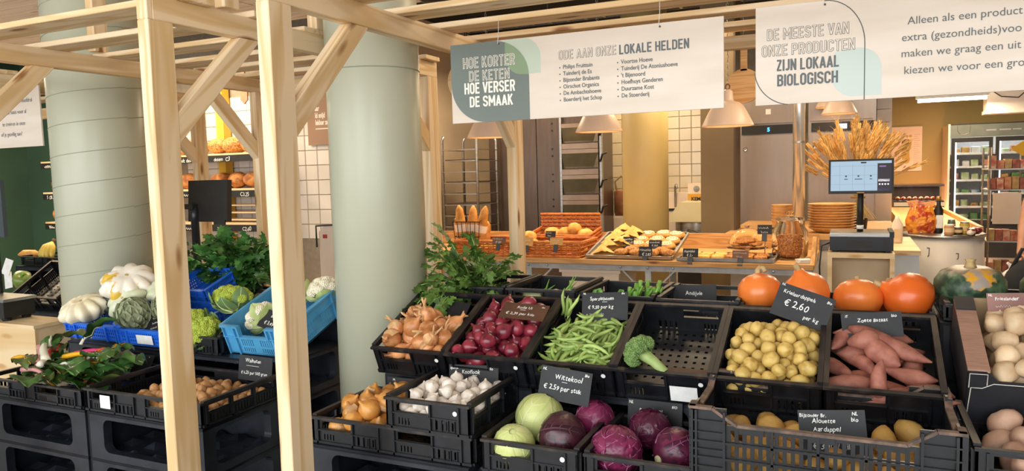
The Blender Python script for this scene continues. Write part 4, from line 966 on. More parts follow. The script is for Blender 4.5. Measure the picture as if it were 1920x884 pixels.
for i in range(7):
    rg = random.Random(i+40); o = MB().grid(lambda u, v: ((u-.5)*.03*(1.1-v*.6), .02*v*v-.05*(u-.5)**2+.004*math.sin(22*u+5*v), .085*v), 6, 6).build('lettuce_leaf', SPR, None, True, loc=(-.93+.03*i, 2.765+.02*(i % 2), 1.05), rot=(rg.uniform(-.2, .4), rg.uniform(-.3, .3), rg.uniform(-.6, .6)))
    tag(o, 'upright leaf tip showing behind the bean card', 'leaf', 'leaf tips behind the beans')
# ---------------------------------------------------------------- rainbow chard
CHL = M('chard_blade', '#2f5526', '#55803e', 14, .35, rnd=.25, bump=.5); CHD = M('chard_blade_dark', '#3b3f20', '#5c6a34', 12, .4, rnd=.2, bump=.3)
stemc = {'white': '#e9e6cf', 'yellow': '#e8ac1c', 'pink': '#d83c7a', 'red': '#c2382c', 'orange': '#e07a1e', 'rose': '#d79a94'}
SM = {k: M('chard_stem_'+k, v, v, 10, .35) for k, v in stemc.items()}
def chard(col, loc, rot, L, w, bl, dark=False, what=''):
    t = thing('chard_leaf', what, 'chard', loc, rot); n = 8
    pts = [(L*(i/n), .02*math.sin(i/n*2.2), .018*math.sin(i/n*3.0)) for i in range(n+1)]
    MB().tube(pts, [w*(1-.5*i/n) for i in range(n+1)], 8).build('stem', SM[col], t, True)
    def f(u, v):
        x = L*.72+bl*v; ww = bl*.40*math.sin(math.pi*(.06+.88*v))**.7; y = (u-.5)*2*ww
        return (x, y, .008+.010*math.sin(9*u+5*v+L*90)*(.2+abs(u-.5)*1.6)+.006*math.sin(17*v+4*u)+.5*(u-.5)**2*bl*.6*(1 if bl > .16 else -1)+.02*math.sin(v*3))
    b = MB().grid(f, 16, 16).build('blade', CHD if dark else CHL, t, True); MB().tube([f(.5, v/6) for v in range(7)], [w*.45, w*.4, w*.32, w*.25, w*.18, w*.12, w*.06], 6).build('midrib', SM[col], b, True); return t
for col, x, y, z, rz, ry, L, w, bl, dk, what in (
    ('white', -3.04, 1.95, .83, 140, -10, .20, .015, .10, 0, 'chard leaf with thick white stem arching over the heap'), ('white', -3.02, 1.91, .825, 110, 14, .11, .011, .14, 0, 'short white stemmed chard leaf at the crate front'),
    ('pink', -3.0, 2.05, .84, 4, 0, .24, .010, .08, 0, 'chard leaf with bright pink stem'), ('yellow', -3.0, 2.0, .838, 2, 0, .19, .0095, .07, 0, 'chard leaf with long yellow stem under the pink one'),
    ('yellow', -2.86, 1.93, .80, 62, -6, .12, .007, .12, 0, 'chard leaf with yellow stem leaning over the front edge'), ('orange', -2.87, 2.04, .845, 70, 0, .08, .007, .1, 0, 'chard leaf with short orange stem'),
    ('red', -3.06, 1.97, .84, 125, 2, .13, .010, .08, 1, 'chard leaf with red stem beside the white arch'), ('red', -2.93, 1.98, .825, 18, -4, .2, .004, .15, 0, 'dark veined chard leaf with thin red stem'),
    ('rose', -3.25, 2.06, .85, -40, 8, .24, .011, .05, 1, 'chard leaf with pale rose stem at the crate corner'), ('rose', -3.12, 1.90, .80, -8, 10, .16, .009, .10, 1, 'chard leaf with rose stem poking through the front slot'),
    ('yellow', -3.26, 1.95, .82, -15, 0, .13, .008, .12, 1, 'chard leaf with yellow stem in the crate end'), ('white', -2.86, 2.0, .84, -12, -6, .06, .006, .17, 0, 'broad crinkled chard leaf lying at right on the heap'),
    ('white', -3.06, 2.12, .86, 25, -30, .05, .006, .17, 0, 'chard leaf standing up at the back of the crate'), ('white', -3.24, 2.08, .84, 20, -14, .05, .006, .18, 1, 'broad dark chard leaf at the back corner'),
    ('white', -2.95, 1.94, .815, -14, 2, .05, .006, .17, 0, 'crinkled chard leaf hanging at the crate front'), ('white', -3.1, 2.04, .80, -5, 2, .05, .006, .2, 1, 'dark chard leaf underneath the white arch'), ('white', -2.84, 2.1, .81, 5, 2, .03, .006, .15, 0, 'chard leaf beside the chard card')):
    chard(col, (x, y, z+.042), (0, R(ry), R(rz)), L, w*1.3, bl, dk, what)
rg = random.Random(12)
for i in range(26):
    chard(rg.choice(['white', 'rose', 'yellow', 'red']), (rg.uniform(-3.24, -2.88), rg.uniform(1.92, 2.1), .775+.03*(i % 3)-.012), (rg.uniform(-.3, .3), R(rg.uniform(-12, 6)), R(rg.choice([0, 180])+rg.uniform(-35, 35))) if i % 2 else (0, R(rg.uniform(-10, 5)), R(rg.uniform(-40, 40))), .05, .006, rg.uniform(.15, .21), i % 4 == 0, 'crumpled chard leaf lower in the heap')['group'] = 'chard leaves lower in the heap'
# ---------------------------------------------------------------- potato carton
CARD = M('black_printed_card', '#1d1e22', '#25262b', 20, .55); CORR = M('raw_corrugated_edge', '#8a6656', '#a5806c', 70, .8, stretch=(.3, 8, .3)); KRAFT = M('kraft_inside', '#b39a78', '#a48b6a', 14, .8); FOLD = M('white_fold_line', '#d6d2c4', rough=.8)
CART = thing('potato_carton', 'black printed cardboard carton of beige potatoes', 'carton', (.475, 2.265, .90), (R(22), 0, 0))
w, d, h = .40, .36, .168
for sx in (-1, 1):
    m = Matrix.Translation((sx*w/2, 0, 0)); mb = MB(); a, b = (0, .05) if sx < 0 else (-.05, 0)
    mb.box(a, a+.006 if sx < 0 else a+.05, 0, d, 0, h, m) if sx < 0 else mb.box(-.006, 0, 0, d, 0, h, m)
    sw = mb.build('side_wall', CARD, CART)
    MB().box(a+sx*-.0, b, .004, d, h, h+.006, m).build('folded_ledge', CORR, sw)
    MB().box(a if sx < 0 else a, b, d-.07, d, h+.006, h+.010, m).build('ledge_flap', CARD, sw)
    MB().box((a+.044 if sx < 0 else a), (b if sx < 0 else a+.006), .004, d, .04, h, m).build('inner_wall', KRAFT, sw)
fw = MB().prism([(-w/2, 0), (w/2, 0), (w/2, h), (w/2-.05, h), (w/2-.06, h-.028), (-w/2+.07, h-.028), (-w/2+.05, h-.003), (-w/2, h)], 0, .006).build('front_wall', CARD, CART)
mbl = MB()
for pl in ([(-w/2+.004, 0), (-w/2+.010, h-.05), (-w/2+.035, h-.05), (-w/2+.06, h-.034), (w/2-.06, h-.034)], [(-w/2+.005, h-.05), (-w/2+.005, h-.006), (-w/2+.045, h-.006), (-w/2+.045, h-.04)]):
    mbl.tube([(x, -.0005, z) for x, z in pl], .0011, 4)
mbl.build('fold_line', FOLD, fw)
MB().box(-w/2, w/2, d-.006, d, 0, h+.006).build('back_wall', KRAFT, CART); MB().box(-w/2, w/2, 0, d, 0, .006).build('bottom', KRAFT, CART)
pm = [potato(60+i, .046, .037, .034, POTB, .2) for i in range(5)]
it = pile(CART, (-.145, .145, .01, .35), 62, lambda g: g.uniform(.028, .037), 15, .03, z0=.02)
fill('potato', 'smooth beige potato in the black carton', 'potato', 'beige potatoes in the carton', CART, it, pm, 8, base_r=.0385)

# ================================================================ chalk cards
def chalk(label, c, w, h, lean, roll, lines, yaw=0., mat=None, corner=None):
    """price card, c = centre; lines = (text, x, y, size) from the lower left corner"""
    t = thing('price_card', label, 'price card', c, (R(90-lean), R(0), R(yaw))); t.rotation_euler.rotate_axis('Z', R(roll))
    MB().box(-w/2, w/2, -h/2, h/2, -.003, 0).build('board', mat or CHALKB, t)
    for l in lines:
        if l[0] == '_': MB().box(l[1]-w/2, l[1]-w/2+l[3], l[2]-h/2, l[2]-h/2+.0012, .0004, .0009).build('chalk_line', CHALK, t)
        else: hand(t, l[0], l[1]-w/2, l[2]-h/2, l[3], CHALK, .001, bold=.00012)
    return t
chalk('walnut price card standing at the back of the walnut crate', (-2.15, 2.205, .852), .172, .098, 8, -1, [('Walnoten', .034, .072, .021), ('_', .04, .058, .065), ('€ 6,25 per 500 gram', .014, .025, .017)])
chalk('garlic price card behind the garlic bulbs', (-1.178, 2.215, .908), .19, .075, 12, 3, [('spanje', .005, .060, .013), ('Bio', .155, .060, .012), ('Knoflook', .052, .045, .019), ('_', .09, .040, .02), ('ODIN', .075, .027, .010), ('€ 11,98 p/kg', .04, .008, .019)])
chalk('white cabbage price card leaning above the cabbages', (-.822, 2.158, .925), .172, .104, 14, -5, [('NL', .006, .090, .012), ('Bio', .148, .090, .012), ('Wittekool', .05, .068, .023), ('_', .075, .060, .018), ('€ 2.59 per stuk', .015, .034, .021)])
chalk('red cabbage price card behind three red cabbages', (-.557, 2.245, .835), .172, .085, 8, 0, [('NL', .004, .070, .013), ('BIO', .14, .066, .011), ('Rode kool', .038, .046, .018), ('_', .036, .040, .09), ('59 per', .075, .016, .018)])
chalk('seed potato price card inside the tall slatted crate', (-.04, 2.0, .915), .158, .125, 12, 6, [('Bijzonder Br.', .004, .108, .0125), ('NL', .128, .112, .012), ('bio', .125, .097, .014), ('Alouette', .032, .093, .016), ('Aardappel', .034, .072, .016), ('€ 3,00 / kilo', .03, .028, .021)])
chalk('small potato price card tilted in front of the pumpkins', (-.142, 2.495, 1.153), .172, .108, 18, -18, [('NL', .006, .100, .011), ('Bio', .15, .088, .012), ('Krielaardappels', .018, .078, .0175), ('€ 2,60', .03, .040, .030), ('per kg', .10, .018, .018)])
chalk('sweet potato price card at the back of the crate', (.056, 2.49, 1.108), .168, .075, 18, 6, [('IT', .012, .062, .010), ('bio', .14, .058, .013), ('Zoete Bataat', .045, .046, .0155), ('€ 5', .04, .018, .018)])
chalk('green bean price card standing behind the beans', (-.795, 2.50, 1.12), .168, .10, 20, 4, [('NL', .004, .094, .010), ('Bio', .145, .092, .010), ('Sperziebonen', .030, .072, .017), ('_', .075, .065, .018), ('€ 9,50 per kg', .022, .042, .018), ('~9', .03, .020, .012)])
chalk('price card with painted brown reflection lying flat on the red onions', (-1.06, 2.39, 1.108), .17, .085, 62, -6, [('Rode Ui', .055, .055, .018), ('_', .07, .048, .02), ('€ 2,39 per kilo', .022, .02, .019), ('Bio', .145, .068, .010)], 8, M('card_brown_reflection', '#4d3225', '#5a3b2c', 12, .5))  # board coloured brown to paint in a reflection
chalk('endive price card standing behind the broccoli crate', (-.572, 2.95, 1.10), .18, .075, 6, 3, [('Andijvie', .06, .035, .021)])
chalk('potato price card with rosy lower half in the carton', (.435, 2.48, 1.198), .165, .052, 20, 3, [('NL', .004, .043, .010), ('Frieslander', .02, .031, .0145), ('~6', .02, .010, .013)], 0, M('rosy_card', '#5d3d38', '#a0756a', 3, .6))
chalk('yellow onion card half hidden behind the garlic crate', (-1.45, 2.235, .838), .15, .06, 6, 1, [('NL', .004, .050, .010), ('GELE UI', .028, .026, .019), ('~4', .06, .006, .013)])
chalk('shallot card lying low behind the shallots', (-1.43, 2.50, 1.075), .17, .08, 48, -3, [('NL', .010, .012, .014), ('UI', .075, .012, .016), ('Bio', .14, .004, .012)])
chalk('cauliflower price card leaning in the sky blue crate', (-2.225, 2.39, 1.005), .125, .082, 32, -14, [('Bloemkool', .05, .055, .017), ('€ 3,49', .03, .02, .022)])
chalk('squash card lying between squash and artichoke', (-3.185, 2.42, 1.0), .16, .075, 40, 24, [('~8', .05, .045, .015), ('~6', .04, .018, .015)], -12)
chalk('artichoke price card leaning on the blue crate rim', (-2.84, 2.345, .965), .15, .075, 42, 24, [('~8', .03, .045, .017), ('~5', .03, .015, .017)], -8)
chalk('chard price card at the back of the chard crate', (-2.80, 2.19, .828), .17, .075, 30, 0, [('~7', .06, .035, .016), ('~2', .14, .062, .010)])
chalk('brown broccoli card lying at the front of its crate', (-.455, 2.315, .948), .16, .07, 66, 0, [('Broccoli', .03, .03, .02), ('Bio', .13, .05, .011)], 0, MATS['card_brown_reflection'])
# ================================================================ pastry table
WICK = M('orange_wicker', '#a8581c', '#cf7a30', 30, .5, rnd=.05, bump=.2); CRUST = M('golden_crust', '#c07a2a', '#e0a552', 18, .55, rnd=.1, bump=.15); PASTRY = M('yellow_pastry', '#d39436', '#e9bb66', 22, .55, rnd=.08, bump=.2)
ICING = M('pale_icing', '#ead3ad', '#f2e4c8', 30, .4); TRAYM = M('steel_tray', '#8f8b86', '#a39f99', 10, .35, .85); TABLEW = OAK
t = thing('pastry_table', 'long oak topped table with grey steel legs carrying the pastries', 'table', (0, 0, 0))
for i in range(6): MB().box(-3.7, -.24, 5.40+i*.165, 5.40+i*.165+.163, .885, .92).build('top_board', OAK, t)
MB().box(-3.7, -.24, 6.39, 6.415, .92, 1.045).build('back_board', OAK, t)
MB().box(-3.7, -.24, 5.44, 5.47, .838, .884).build('apron', GREYST, t); MB().box(-3.7, -.24, 6.3, 6.33, .838, .884).build('apron', GREYST, t)
for x in (-3.6, -2.36, -1.39, -.34):
    for y in (5.47, 6.30): MB().box(x-.022, x+.022, y-.022, y+.022, 0, .884).build('leg', GREYST, t)
    for sx in (-1, 1):
        if x+sx*.2 < -.24 and x+sx*.2 > -3.7: MB().bar((x+sx*.02, 5.46, .66), (x+sx*.20, 5.46, .845), .012, .034, (0, 1, 0)).build('brace', GREYST, t)
for x in (-2.36, -2.2, -1.6, -1.39, -1.2, -.5):
    MB().lathe([(.011, 0), (.009, .007), (0, .008)], 6).build('bolt', STEEL, t, loc=(x, 5.438, .862), rot=(R(90), 0, 0))
t = thing('enamel_drawer', 'cream enamel drawer bin hanging under the pastry table', 'drawer', (-1.865, 5.5, .835))
MB().prism([(-.23, -.17), (.23, -.17), (.235, -.02), (-.235, -.02)], 0, .5).build('body', CREAM, t); MB().box(-.25, .25, -.02, .52, -.03, 0).build('lip', CREAM, t)
MB().tube([(-.03, -.004, -.085), (-.03, -.022, -.085), (.03, -.022, -.085), (.03, -.004, -.085)], .008, 8).build('pull', CREAM, t, True)
t = thing('enamel_drawer', 'cream enamel bin at the table end behind the celery', 'drawer', (-2.62, 5.5, .835))
MB().box(-.2, .2, 0, .5, -.17, -.02).build('body', CREAM, t); MB().box(-.215, .215, -.015, .51, -.03, 0).build('lip', CREAM, t)
t = thing('end_board', 'dark edged wooden board closing the table end', 'board', (-.235, 5.42, .885)); MB().prism([(0, 0), (.5, 0), (.5, .17), (.42, .19), (0, .03)], 0, .028).build('panel', OAK, t, rot=(0, 0, R(90)))
def weave(mb, W, H, m, rows, p=.045, r=.007):
    n = int(W/p*2)
    for j in range(rows):
        z = H*(j+.5)/rows; mb.tube([m @ Vector((W*i/n, .006*math.sin(math.pi*(i+.5))*(1 if j % 2 else -1)*(-1 if i % 2 else 1), z+.002*math.sin(i*2.1+j))) for i in range(n+1)], r, 5)
def basket(label, x, y, z, w, d, h, tilt=0, rows=7, hb=None):
    t = thing('wicker_basket', label, 'basket', (x, y, z), (R(tilt), 0, 0))
    for sd, (W, m) in wall_mats(w, d, h, .01).items():
        hh = hb if (hb and sd == 'back') else h; mb = MB(); weave(mb, W, hh, m, int(rows*hh/h)); mb.build('woven_wall', WICK, t, True)
        mb = MB(); mb.tube([m @ Vector((0, 0, hh)), m @ Vector((W, 0, hh))], .012, 8); mb.build('rim', WICK, t, True)
        mb = MB()
        for i in range(int(W/.045)+1): mb.tube([m @ Vector((i*.045, 0, 0)), m @ Vector((i*.045, 0, hh))], .004, 5)
        mb.build('stakes', WICK, t)
    MB().box(-w/2, w/2, 0, d, .002, .008).build('bottom', WICK, t); MB().tube([(-w/2, -.004, .004), (w/2, -.004, .004)], .012, 8).build('foot_border', WICK, t, True); return t
basket('low orange wicker basket holding the yellow napkins', -2.775, 5.47, .925, .54, .42, .115)
basket('low orange wicker basket of rolls beside the pastry tray', -2.215, 5.47, .925, .56, .42, .115)
basket('tall orange wicker basket behind, tipped forward, with rolls', -2.29, 5.93, .925, .56, .34, .13, 8, 8, .25)
rg = random.Random(2)
def loaf(seed, rx, ry, rz, mat, amp=.08): return MB().ball((0, 0, 0), rx, ry, rz, 18, 10, lambda d: 1+amp*nz(d, 1.6, seed)+(.03 if d.z > .2 and abs(d.y) < .15 else 0)).mesh('roll', mat, True)
rm = [loaf(i, .075, .062, .055, PASTRY) for i in range(4)]
for i, (x, y, z) in enumerate(((-2.42, 5.65, 1.0), (-2.28, 5.62, .985), (-2.13, 5.6, .985), (-2.0, 5.63, .975), (-2.46, 5.75, .98), (-2.45, 5.68, 1.06))):
    tag(link('bread_roll', rm[i % 4], None, (x, y, z), (0, 0, i)), 'golden bread roll in the low wicker basket', 'bread roll', 'rolls in the low basket')
for i, (x, y, z) in enumerate(((-2.40, 6.08, 1.06), (-2.28, 6.1, 1.06), (-2.2, 6.1, 1.10), (-2.1, 6.08, 1.05))):
    tag(link('bread_roll', rm[(i+1) % 4], None, (x, y, z), (.2, .1, i)), 'golden bread roll in the tall wicker basket', 'bread roll', 'rolls in the tall basket')
NAPK = M('yellow_napkin', '#d8b13c', '#e4c25a', 20, .8)
t = thing('napkin_stack', 'stack of folded yellow napkins in the wicker basket', 'napkins', (-2.80, 5.62, .965), (R(28), 0, 0))
for i in range(5): MB().box(-.10, .10, -.06, .06, i*.010, i*.010+.009).build('napkin', NAPK, t)
WIRE = M('brown_wire', '#4a2c22', rough=.4, metal=.6); BAG = M('kraft_bag', '#c99250', '#d8a768', 16, .8, bump=.2); BAGW = M('bag_print', '#efe2d2', rough=.8)
t = thing('wire_basket', 'brown wire basket holding bagged baguettes', 'basket', (-3.02, 5.72, .93))
for z, k in ((.0, .8), (.13, .9), (.26, 1.)): MB().tube([(-.13*k, -.09*k, z), (.13*k, -.09*k, z), (.13*k, .09*k, z*1.2), (-.13*k, .09*k, z*1.2), (-.13*k, -.09*k, z)], .004, 5).build('wire_ring', WIRE, t)
for i in range(7):
    x = -.13+.26*i/6
    for y in (-.09, .09): MB().tube([(x*.8, y*.8, 0), (x, y, .26 if y < 0 else .31)], .003, 5).build('wire_upright', WIRE, t)
for i, (dx, dy, L, lean, yl) in enumerate(((-.065, -.02, .40, -.06, -.05), (-.01, .03, .39, .04, .05), (.055, -.01, .40, .26, 0), (-.1, .03, .3, -.2, .05), (.08, .04, .26, .2, .1))):
    t = thing('baguette', ('plump baguette in its paper bag at the front of the wire basket', 'darker baguette behind in the wire basket', 'slanting baguette leaning out of the wire basket', 'short bagged loaf at the wire basket side', 'short bagged loaf at the other wire basket side')[i], 'baguette', (-3.02+dx, 5.72+dy, .935), (-yl, lean, 0))
    MB().tube([(0, 0, .03), (0, 0, L*.4), (0, 0, L*.7), (0, 0, L*.9), (0, 0, L)], [.03, .042, .042, .032, .008], 12).build('bread', CRUST, t, True)
    b = MB().lathe([(.03, 0), (.05, .02), (.052, L*.58), (.055, L*.62)], 12, cap=False).build('paper_bag', BAG, t, True)
    if i < 3: MB().lathe([(.0528, L*.42), (.0535, L*.58)], 12, cap=False).build('printed_band', BAGW, b, True)
def tray(label, x, y, w, d, z=.925, tilt=0):
    t = thing('baking_tray', label, 'tray', (x, y, z), (R(tilt), 0, 0)); MB().box(-w/2, w/2, 0, d, 0, .004).build('base', TRAYM, t)
    for sd, (W, m) in wall_mats(w, d, .022, .004).items(): MB().box(0, W, -.012, .004, 0, .022, m).build('edge', TRAYM, t)
    return t
T1 = tray('steel baking tray of turnovers, swirls and rocky slices', -1.545, 5.46, .66, .62, .93, 12); T2 = tray('low steel baking tray of apple slices and squares', -.835, 5.44, .66, .42)
M1 = wm(T1); M2 = wm(T2)
def turnover(seed):
    mb = MB()
    def f(u, v):
        w = (1-v); x = (u-.5)*2*.10*w; y = .13*v-.02; z = .052*(1-abs(2*u-1)**1.6)*(1-.5*v)*(.35+.65*math.sin(math.pi*min(1, .15+v*.8)))+.004*math.sin(30*u+seed)+.006
        return (x, y, z)
    mb.grid(f, 12, 9); mb.grid(lambda u, v: ((u-.5)*2*.10*(1-v), .13*v-.02, 0), 12, 9); return mb.mesh('turnover', PASTRY, True)
tm = [turnover(i) for i in range(3)]
for i, (x, y, z, r_) in enumerate(((-.22, .06, .006, .3), (-.20, .20, .01, .5), (-.19, .31, .03, .2), (-.12, .25, .03, -.3), (-.20, .43, .03, .3), (-.10, .40, .04, -.2), (-.17, .50, .05, .1), (-.08, .50, .03, .4))):
    o = link('turnover', tm[i % 3]); place(o, M1 @ Matrix.Translation((x, y, z)) @ Euler((.25, 0, r_)).to_matrix().to_4x4() @ Matrix.Scale(1.15, 4)); tag(o, 'flaky triangular turnover on the baking tray', 'pastry', 'turnovers')
def swirl_mesh():
    mb = MB(); mb.lathe([(.0, 0), (.07, 0), (.078, .012), (.07, .028), (.04, .034), (0, .034)], 20); return mb.mesh('bun', CRUST, True)
def swirl_ice():
    pts = [(.06*(1-i/40)*math.cos(i*.42), .06*(1-i/40)*math.sin(i*.42), .034+.003*(i % 2)-.05*max(0, .06*(1-i/40)-.04)) for i in range(38)]; return MB().tube(pts, .0065, 6).mesh('icing', ICING, True)
sm_, si_ = swirl_mesh(), swirl_ice()
for i, (x, y) in enumerate(((.02, .53), (.15, .55), (.26, .53), (.0, .39), (.13, .40), (.25, .38), (.0, .26), (.12, .27), (.24, .25))):
    o = link('swirl_bun', sm_); place(o, M1 @ Matrix.Translation((x, y, .01)) @ Matrix.Rotation(i*.9, 4, 'Z') @ Matrix.Scale(.9, 4)); tag(o, 'round iced swirl bun on the baking tray', 'pastry', 'iced swirl buns'); link('icing', si_, o)
ROCK = M('seeded_slice', '#8a4a1c', '#d19140', 60, .6, rnd=.1, bump=.4)
for i in range(7):
    o = MB().ball((0, 0, 0), .055, .05, .028, 12, 8, lump(i, .3, 3)).build('rocky_cake', ROCK, None, True); place(o, M1 @ Matrix.Translation((-.07+.06*i, .06+.06*(i % 2), .028))); tag(o, 'craggy brown seeded cake at the tray front', 'cake', 'seeded cakes')
for i in range(6):
    for j in range(2):
        o = MB().box(-.045, .045, -.06, .06, 0, .028).build('cake_slice', PASTRY if i < 3 else ROCK); place(o, M2 @ Matrix.Translation((-.26+.10*i, .10+.16*j, .006)) @ Matrix.Rotation(.1*(i % 3-1), 4, 'Z')); bv = o.modifiers.new('b', 'BEVEL'); bv.width = .01; bv.segments = 2
        tag(o, 'yellow apple cake square on the low tray' if i < 3 else 'dark seeded cake bar on the low tray', 'cake', 'apple cake squares' if i < 3 else 'seeded cake bars')
def minitag(label, x, y, z, w, h, l1, l2, yaw=0, mat=None):
    t = thing('price_tag', label, 'price tag', (x, y, z), (R(72), 0, R(yaw))); MB().box(-w/2, w/2, -h/2, h/2, -.003, 0).build('board', mat or CHALKB, t)
    hand(t, l1, -w*.42, .004, h*.36, CHALK, .001, .85); hand(t, l2, -w*.25, -h*.4, h*.40, CHALK, .001, .85)
    MB().box(-.018, .018, -h/2-.055, -h/2+.004, .001, .008).build('clip', M('grey_clip', '#3c4046', rough=.5), t); return t
BRT = M('brown_tag', '#6d4a34', '#7d573e', 10, .6)
minitag('black price tag stuck among the turnovers', -1.60, 5.67, 1.045, .085, .06, 'appelflap', '€ 2,50'); minitag('black price tag among the iced swirl buns', -1.37, 5.60, 1.03, .10, .055, 'boterkoek', '€ 1,60')
minitag('rocky cake price tag clipped to the tray edge', -1.41, 5.455, .985, .10, .075, 'rocaccio', '€ 2,85'); minitag('apple cake price tag clipped to the low tray', -1.07, 5.43, .985, .11, .065, 'Appelplak', '€ 2,-')
minitag('brown price tag on the low tray by the cloche', -.72, 5.43, .98, .11, .06, '~9', '~4', 0, BRT); minitag('brown price tag by the yellow napkins', -2.62, 5.45, 1.055, .12, .06, '~8', '€ 1,50', 0, BRT)
minitag('black price tag in the tall basket', -2.30, 5.78, 1.08, .09, .05, '~6', '~3'); minitag('kraft price tag clipped at the rolls', -2.37, 5.45, 1.045, .10, .07, '~6', '~3', 0, BAG); minitag('kraft price tag at the basket corner', -2.12, 5.45, 1.05, .11, .06, '~7', '~3', 0, BAG)
# glassware
GLASS = nt('clear_glass')[0]; _t = GLASS.node_tree; _p = _t.nodes['Principled BSDF']; _p.inputs['Base Color'].default_value = (1, .98, .95, 1); _p.inputs['Roughness'].default_value = .03; _p.inputs['Transmission Weight'].default_value = 1.0; _p.inputs['IOR'].default_value = 1.18
t = thing('cake_stand', 'glass cake stand with domed cover over cookies', 'cake stand', (-.725, 5.85, .922))
MB().lathe([(.075, 0), (.07, .008), (.02, .014), (.018, .05), (.15, .06), (.152, .068), (.0, .066)], 32).build('stand', GLASS, t, True)
MB().lathe([(.138, .070), (.136, .11), (.11, .165), (.06, .20), (.0, .212)], 32, cap=False).build('dome', GLASS, t, True); MB().ball((0, 0, .228), .02).build('knob', GLASS, t, True)
ck = MB().lathe([(0, 0), (.05, 0), (.055, .006), (.045, .014), (0, .015)], 16).mesh('cookie', ROCK, True)
for i in range(9):
    a = i*2.4; o = link('cookie', ck, None, (-.725+.06*math.cos(a)*(i % 4 > 0), 5.85+.06*math.sin(a)*(i % 4 > 0), .992+.017*(i//3)), (0, .05, a)); tag(o, 'brown cookie under the glass dome', 'cookie', 'cookies under the dome')
t = thing('glass_jar', 'big glass jar of granola with a glass lid', 'jar', (-.415, 5.75, .925))
MB().lathe([(.10, 0), (.122, .02), (.128, .10), (.122, .2), (.095, .245), (.09, .265), (.096, .275)], 36, cap=False).build('body', GLASS, t, True); MB().lathe([(.10, .276), (.104, .285), (.09, .30), (.03, .305), (.022, .32), (.03, .335), (.0, .345)], 32).build('lid', GLASS, t, True)
GRAN = M('granola', '#7a3f16', '#c98a48', 90, .7, bump=.6); mb = MB(); rg = random.Random(4)
for i in range(900):
    a = rg.uniform(0, 6.28); q = .108*math.sqrt(rg.uniform(.3, 1)); z = rg.uniform(.014, .178); mb.ball((q*math.cos(a)*(.95), q*math.sin(a)*.95, z), rg.uniform(.005, .009), rg.uniform(.004, .007), rg.uniform(.004, .006), 5, 4)
mb.lathe([(.08, .008), (.1, .03), (.1, .175), (0, .182)], 20); o = mb.build('granola', GRAN, None, False); o.location = (-.415, 5.75, .925); tag(o, 'brown granola filling the glass jar', 'granola'); o['kind'] = 'stuff'
minitag('black price tag on a thin stand beside the jar', -.58, 5.66, 1.14, .1, .07, '~6', '~4'); t = thing('tag_stand', 'thin steel stand carrying the granola tag', 'stand', (-.58, 5.672, .922)); MB().tube([(0, 0, .003), (0, 0, .18)], .004, 6).build('rod', STEEL, t); MB().lathe([(.035, 0), (.035, .005), (0, .005)], 16).build('foot', STEEL, t)
t = thing('napkin_stack', 'white napkins fanned at the table end', 'napkins', (-.30, 5.52, .922), (0, 0, R(20)))
for i in range(5): MB().box(-.05, .05, -.04, .04, i*.005, i*.005+.004).build('napkin', WHITE, t, rot=(0, 0, i*.05))
t = thing('serving_tongs', 'dark tongs lying beside the low tray', 'tongs', (-.6, 5.62, .93)); MB().bar((-.1, 0, .012), (.1, .02, .012), .012, .006).build('arm', BLACKP, t); MB().bar((-.1, .0, .018), (.1, -.03, .018), .012, .006).build('arm', BLACKP, t)
# ---------------------------------------------------------------- pendant lamps
SHADEM = M('cream_lamp_enamel', '#dcc0aa', '#d4b69e', 3, .4); INNER = M('white_lamp_inside', '#f4e7c8', '#f0e0ba', 3, .4); BULB = M('lit_bulb', '#ffd9a0', emit='#ffc98a', es=14)
def pendant(label, x, y, z, r=.19, e=26):
    t = thing('pendant_lamp', label, 'lamp', (x, y, z)); k = r/.19
    pr = [(.19, 0), (.188, .012), (.165, .06), (.14, .11), (.115, .15), (.085, .175), (.05, .185), (.042, .20), (.038, .26), (.02, .275)]
    MB().lathe([(a*k, b*k) for a, b in pr], 40, cap=False).build('shade', SHADEM, t, True); MB().lathe([((a-.004)*k, b*k+.001) for a, b in pr[:7]], 40, cap=False).build('shade_lining', INNER, t, True)
    MB().tube([(r*math.cos(i*6.2832/40), r*math.sin(i*6.2832/40), 0) for i in range(41)], .004, 6).build('rim', SHADEM, t, True)
    MB().ball((0, 0, .085*k), .035*k).build('bulb', BULB, t, True); MB().tube([(.016*math.cos(i*.5236), 0, (.295+.02*math.sin(i*.5236))*k) for i in range(13)], .005, 6).build('ring', DARKST, t, True)
    lk = MB().tube([(.008*math.cos(i*.7854), 0, .014*math.sin(i*.7854)) for i in range(9)], .0022, 5).mesh('chain_link', STEEL, True)
    zz = .33*k; n = int((3.38-z-zz)/.024)
    for i in range(n): link('chain_link', lk, t, (0, 0, zz+.024*i), (0, 0, (i % 2)*1.57))
    lamp('pendant_light', 'SPOT', (0, 0, .05*k), e, (1, .70, .40), .04, None, None, 150).parent = t
    return t
pendant('cream enamel pendant lamp half hidden by the local heroes sign corner', -2.905, 5.9, 1.915); pendant('cream enamel pendant lamp over the wicker baskets', -1.90, 5.9, 1.918); pendant('cream enamel pendant lamp over the pastry tray, chain in view', -.875, 5.9, 1.912)
pendant('small cream pendant lamp in front of the steel fridges', -.118, 7.3, 2.046, .147, 8); pendant('cream pendant lamp behind the small one', -.177, 7.95, 2.152, .168, 8)
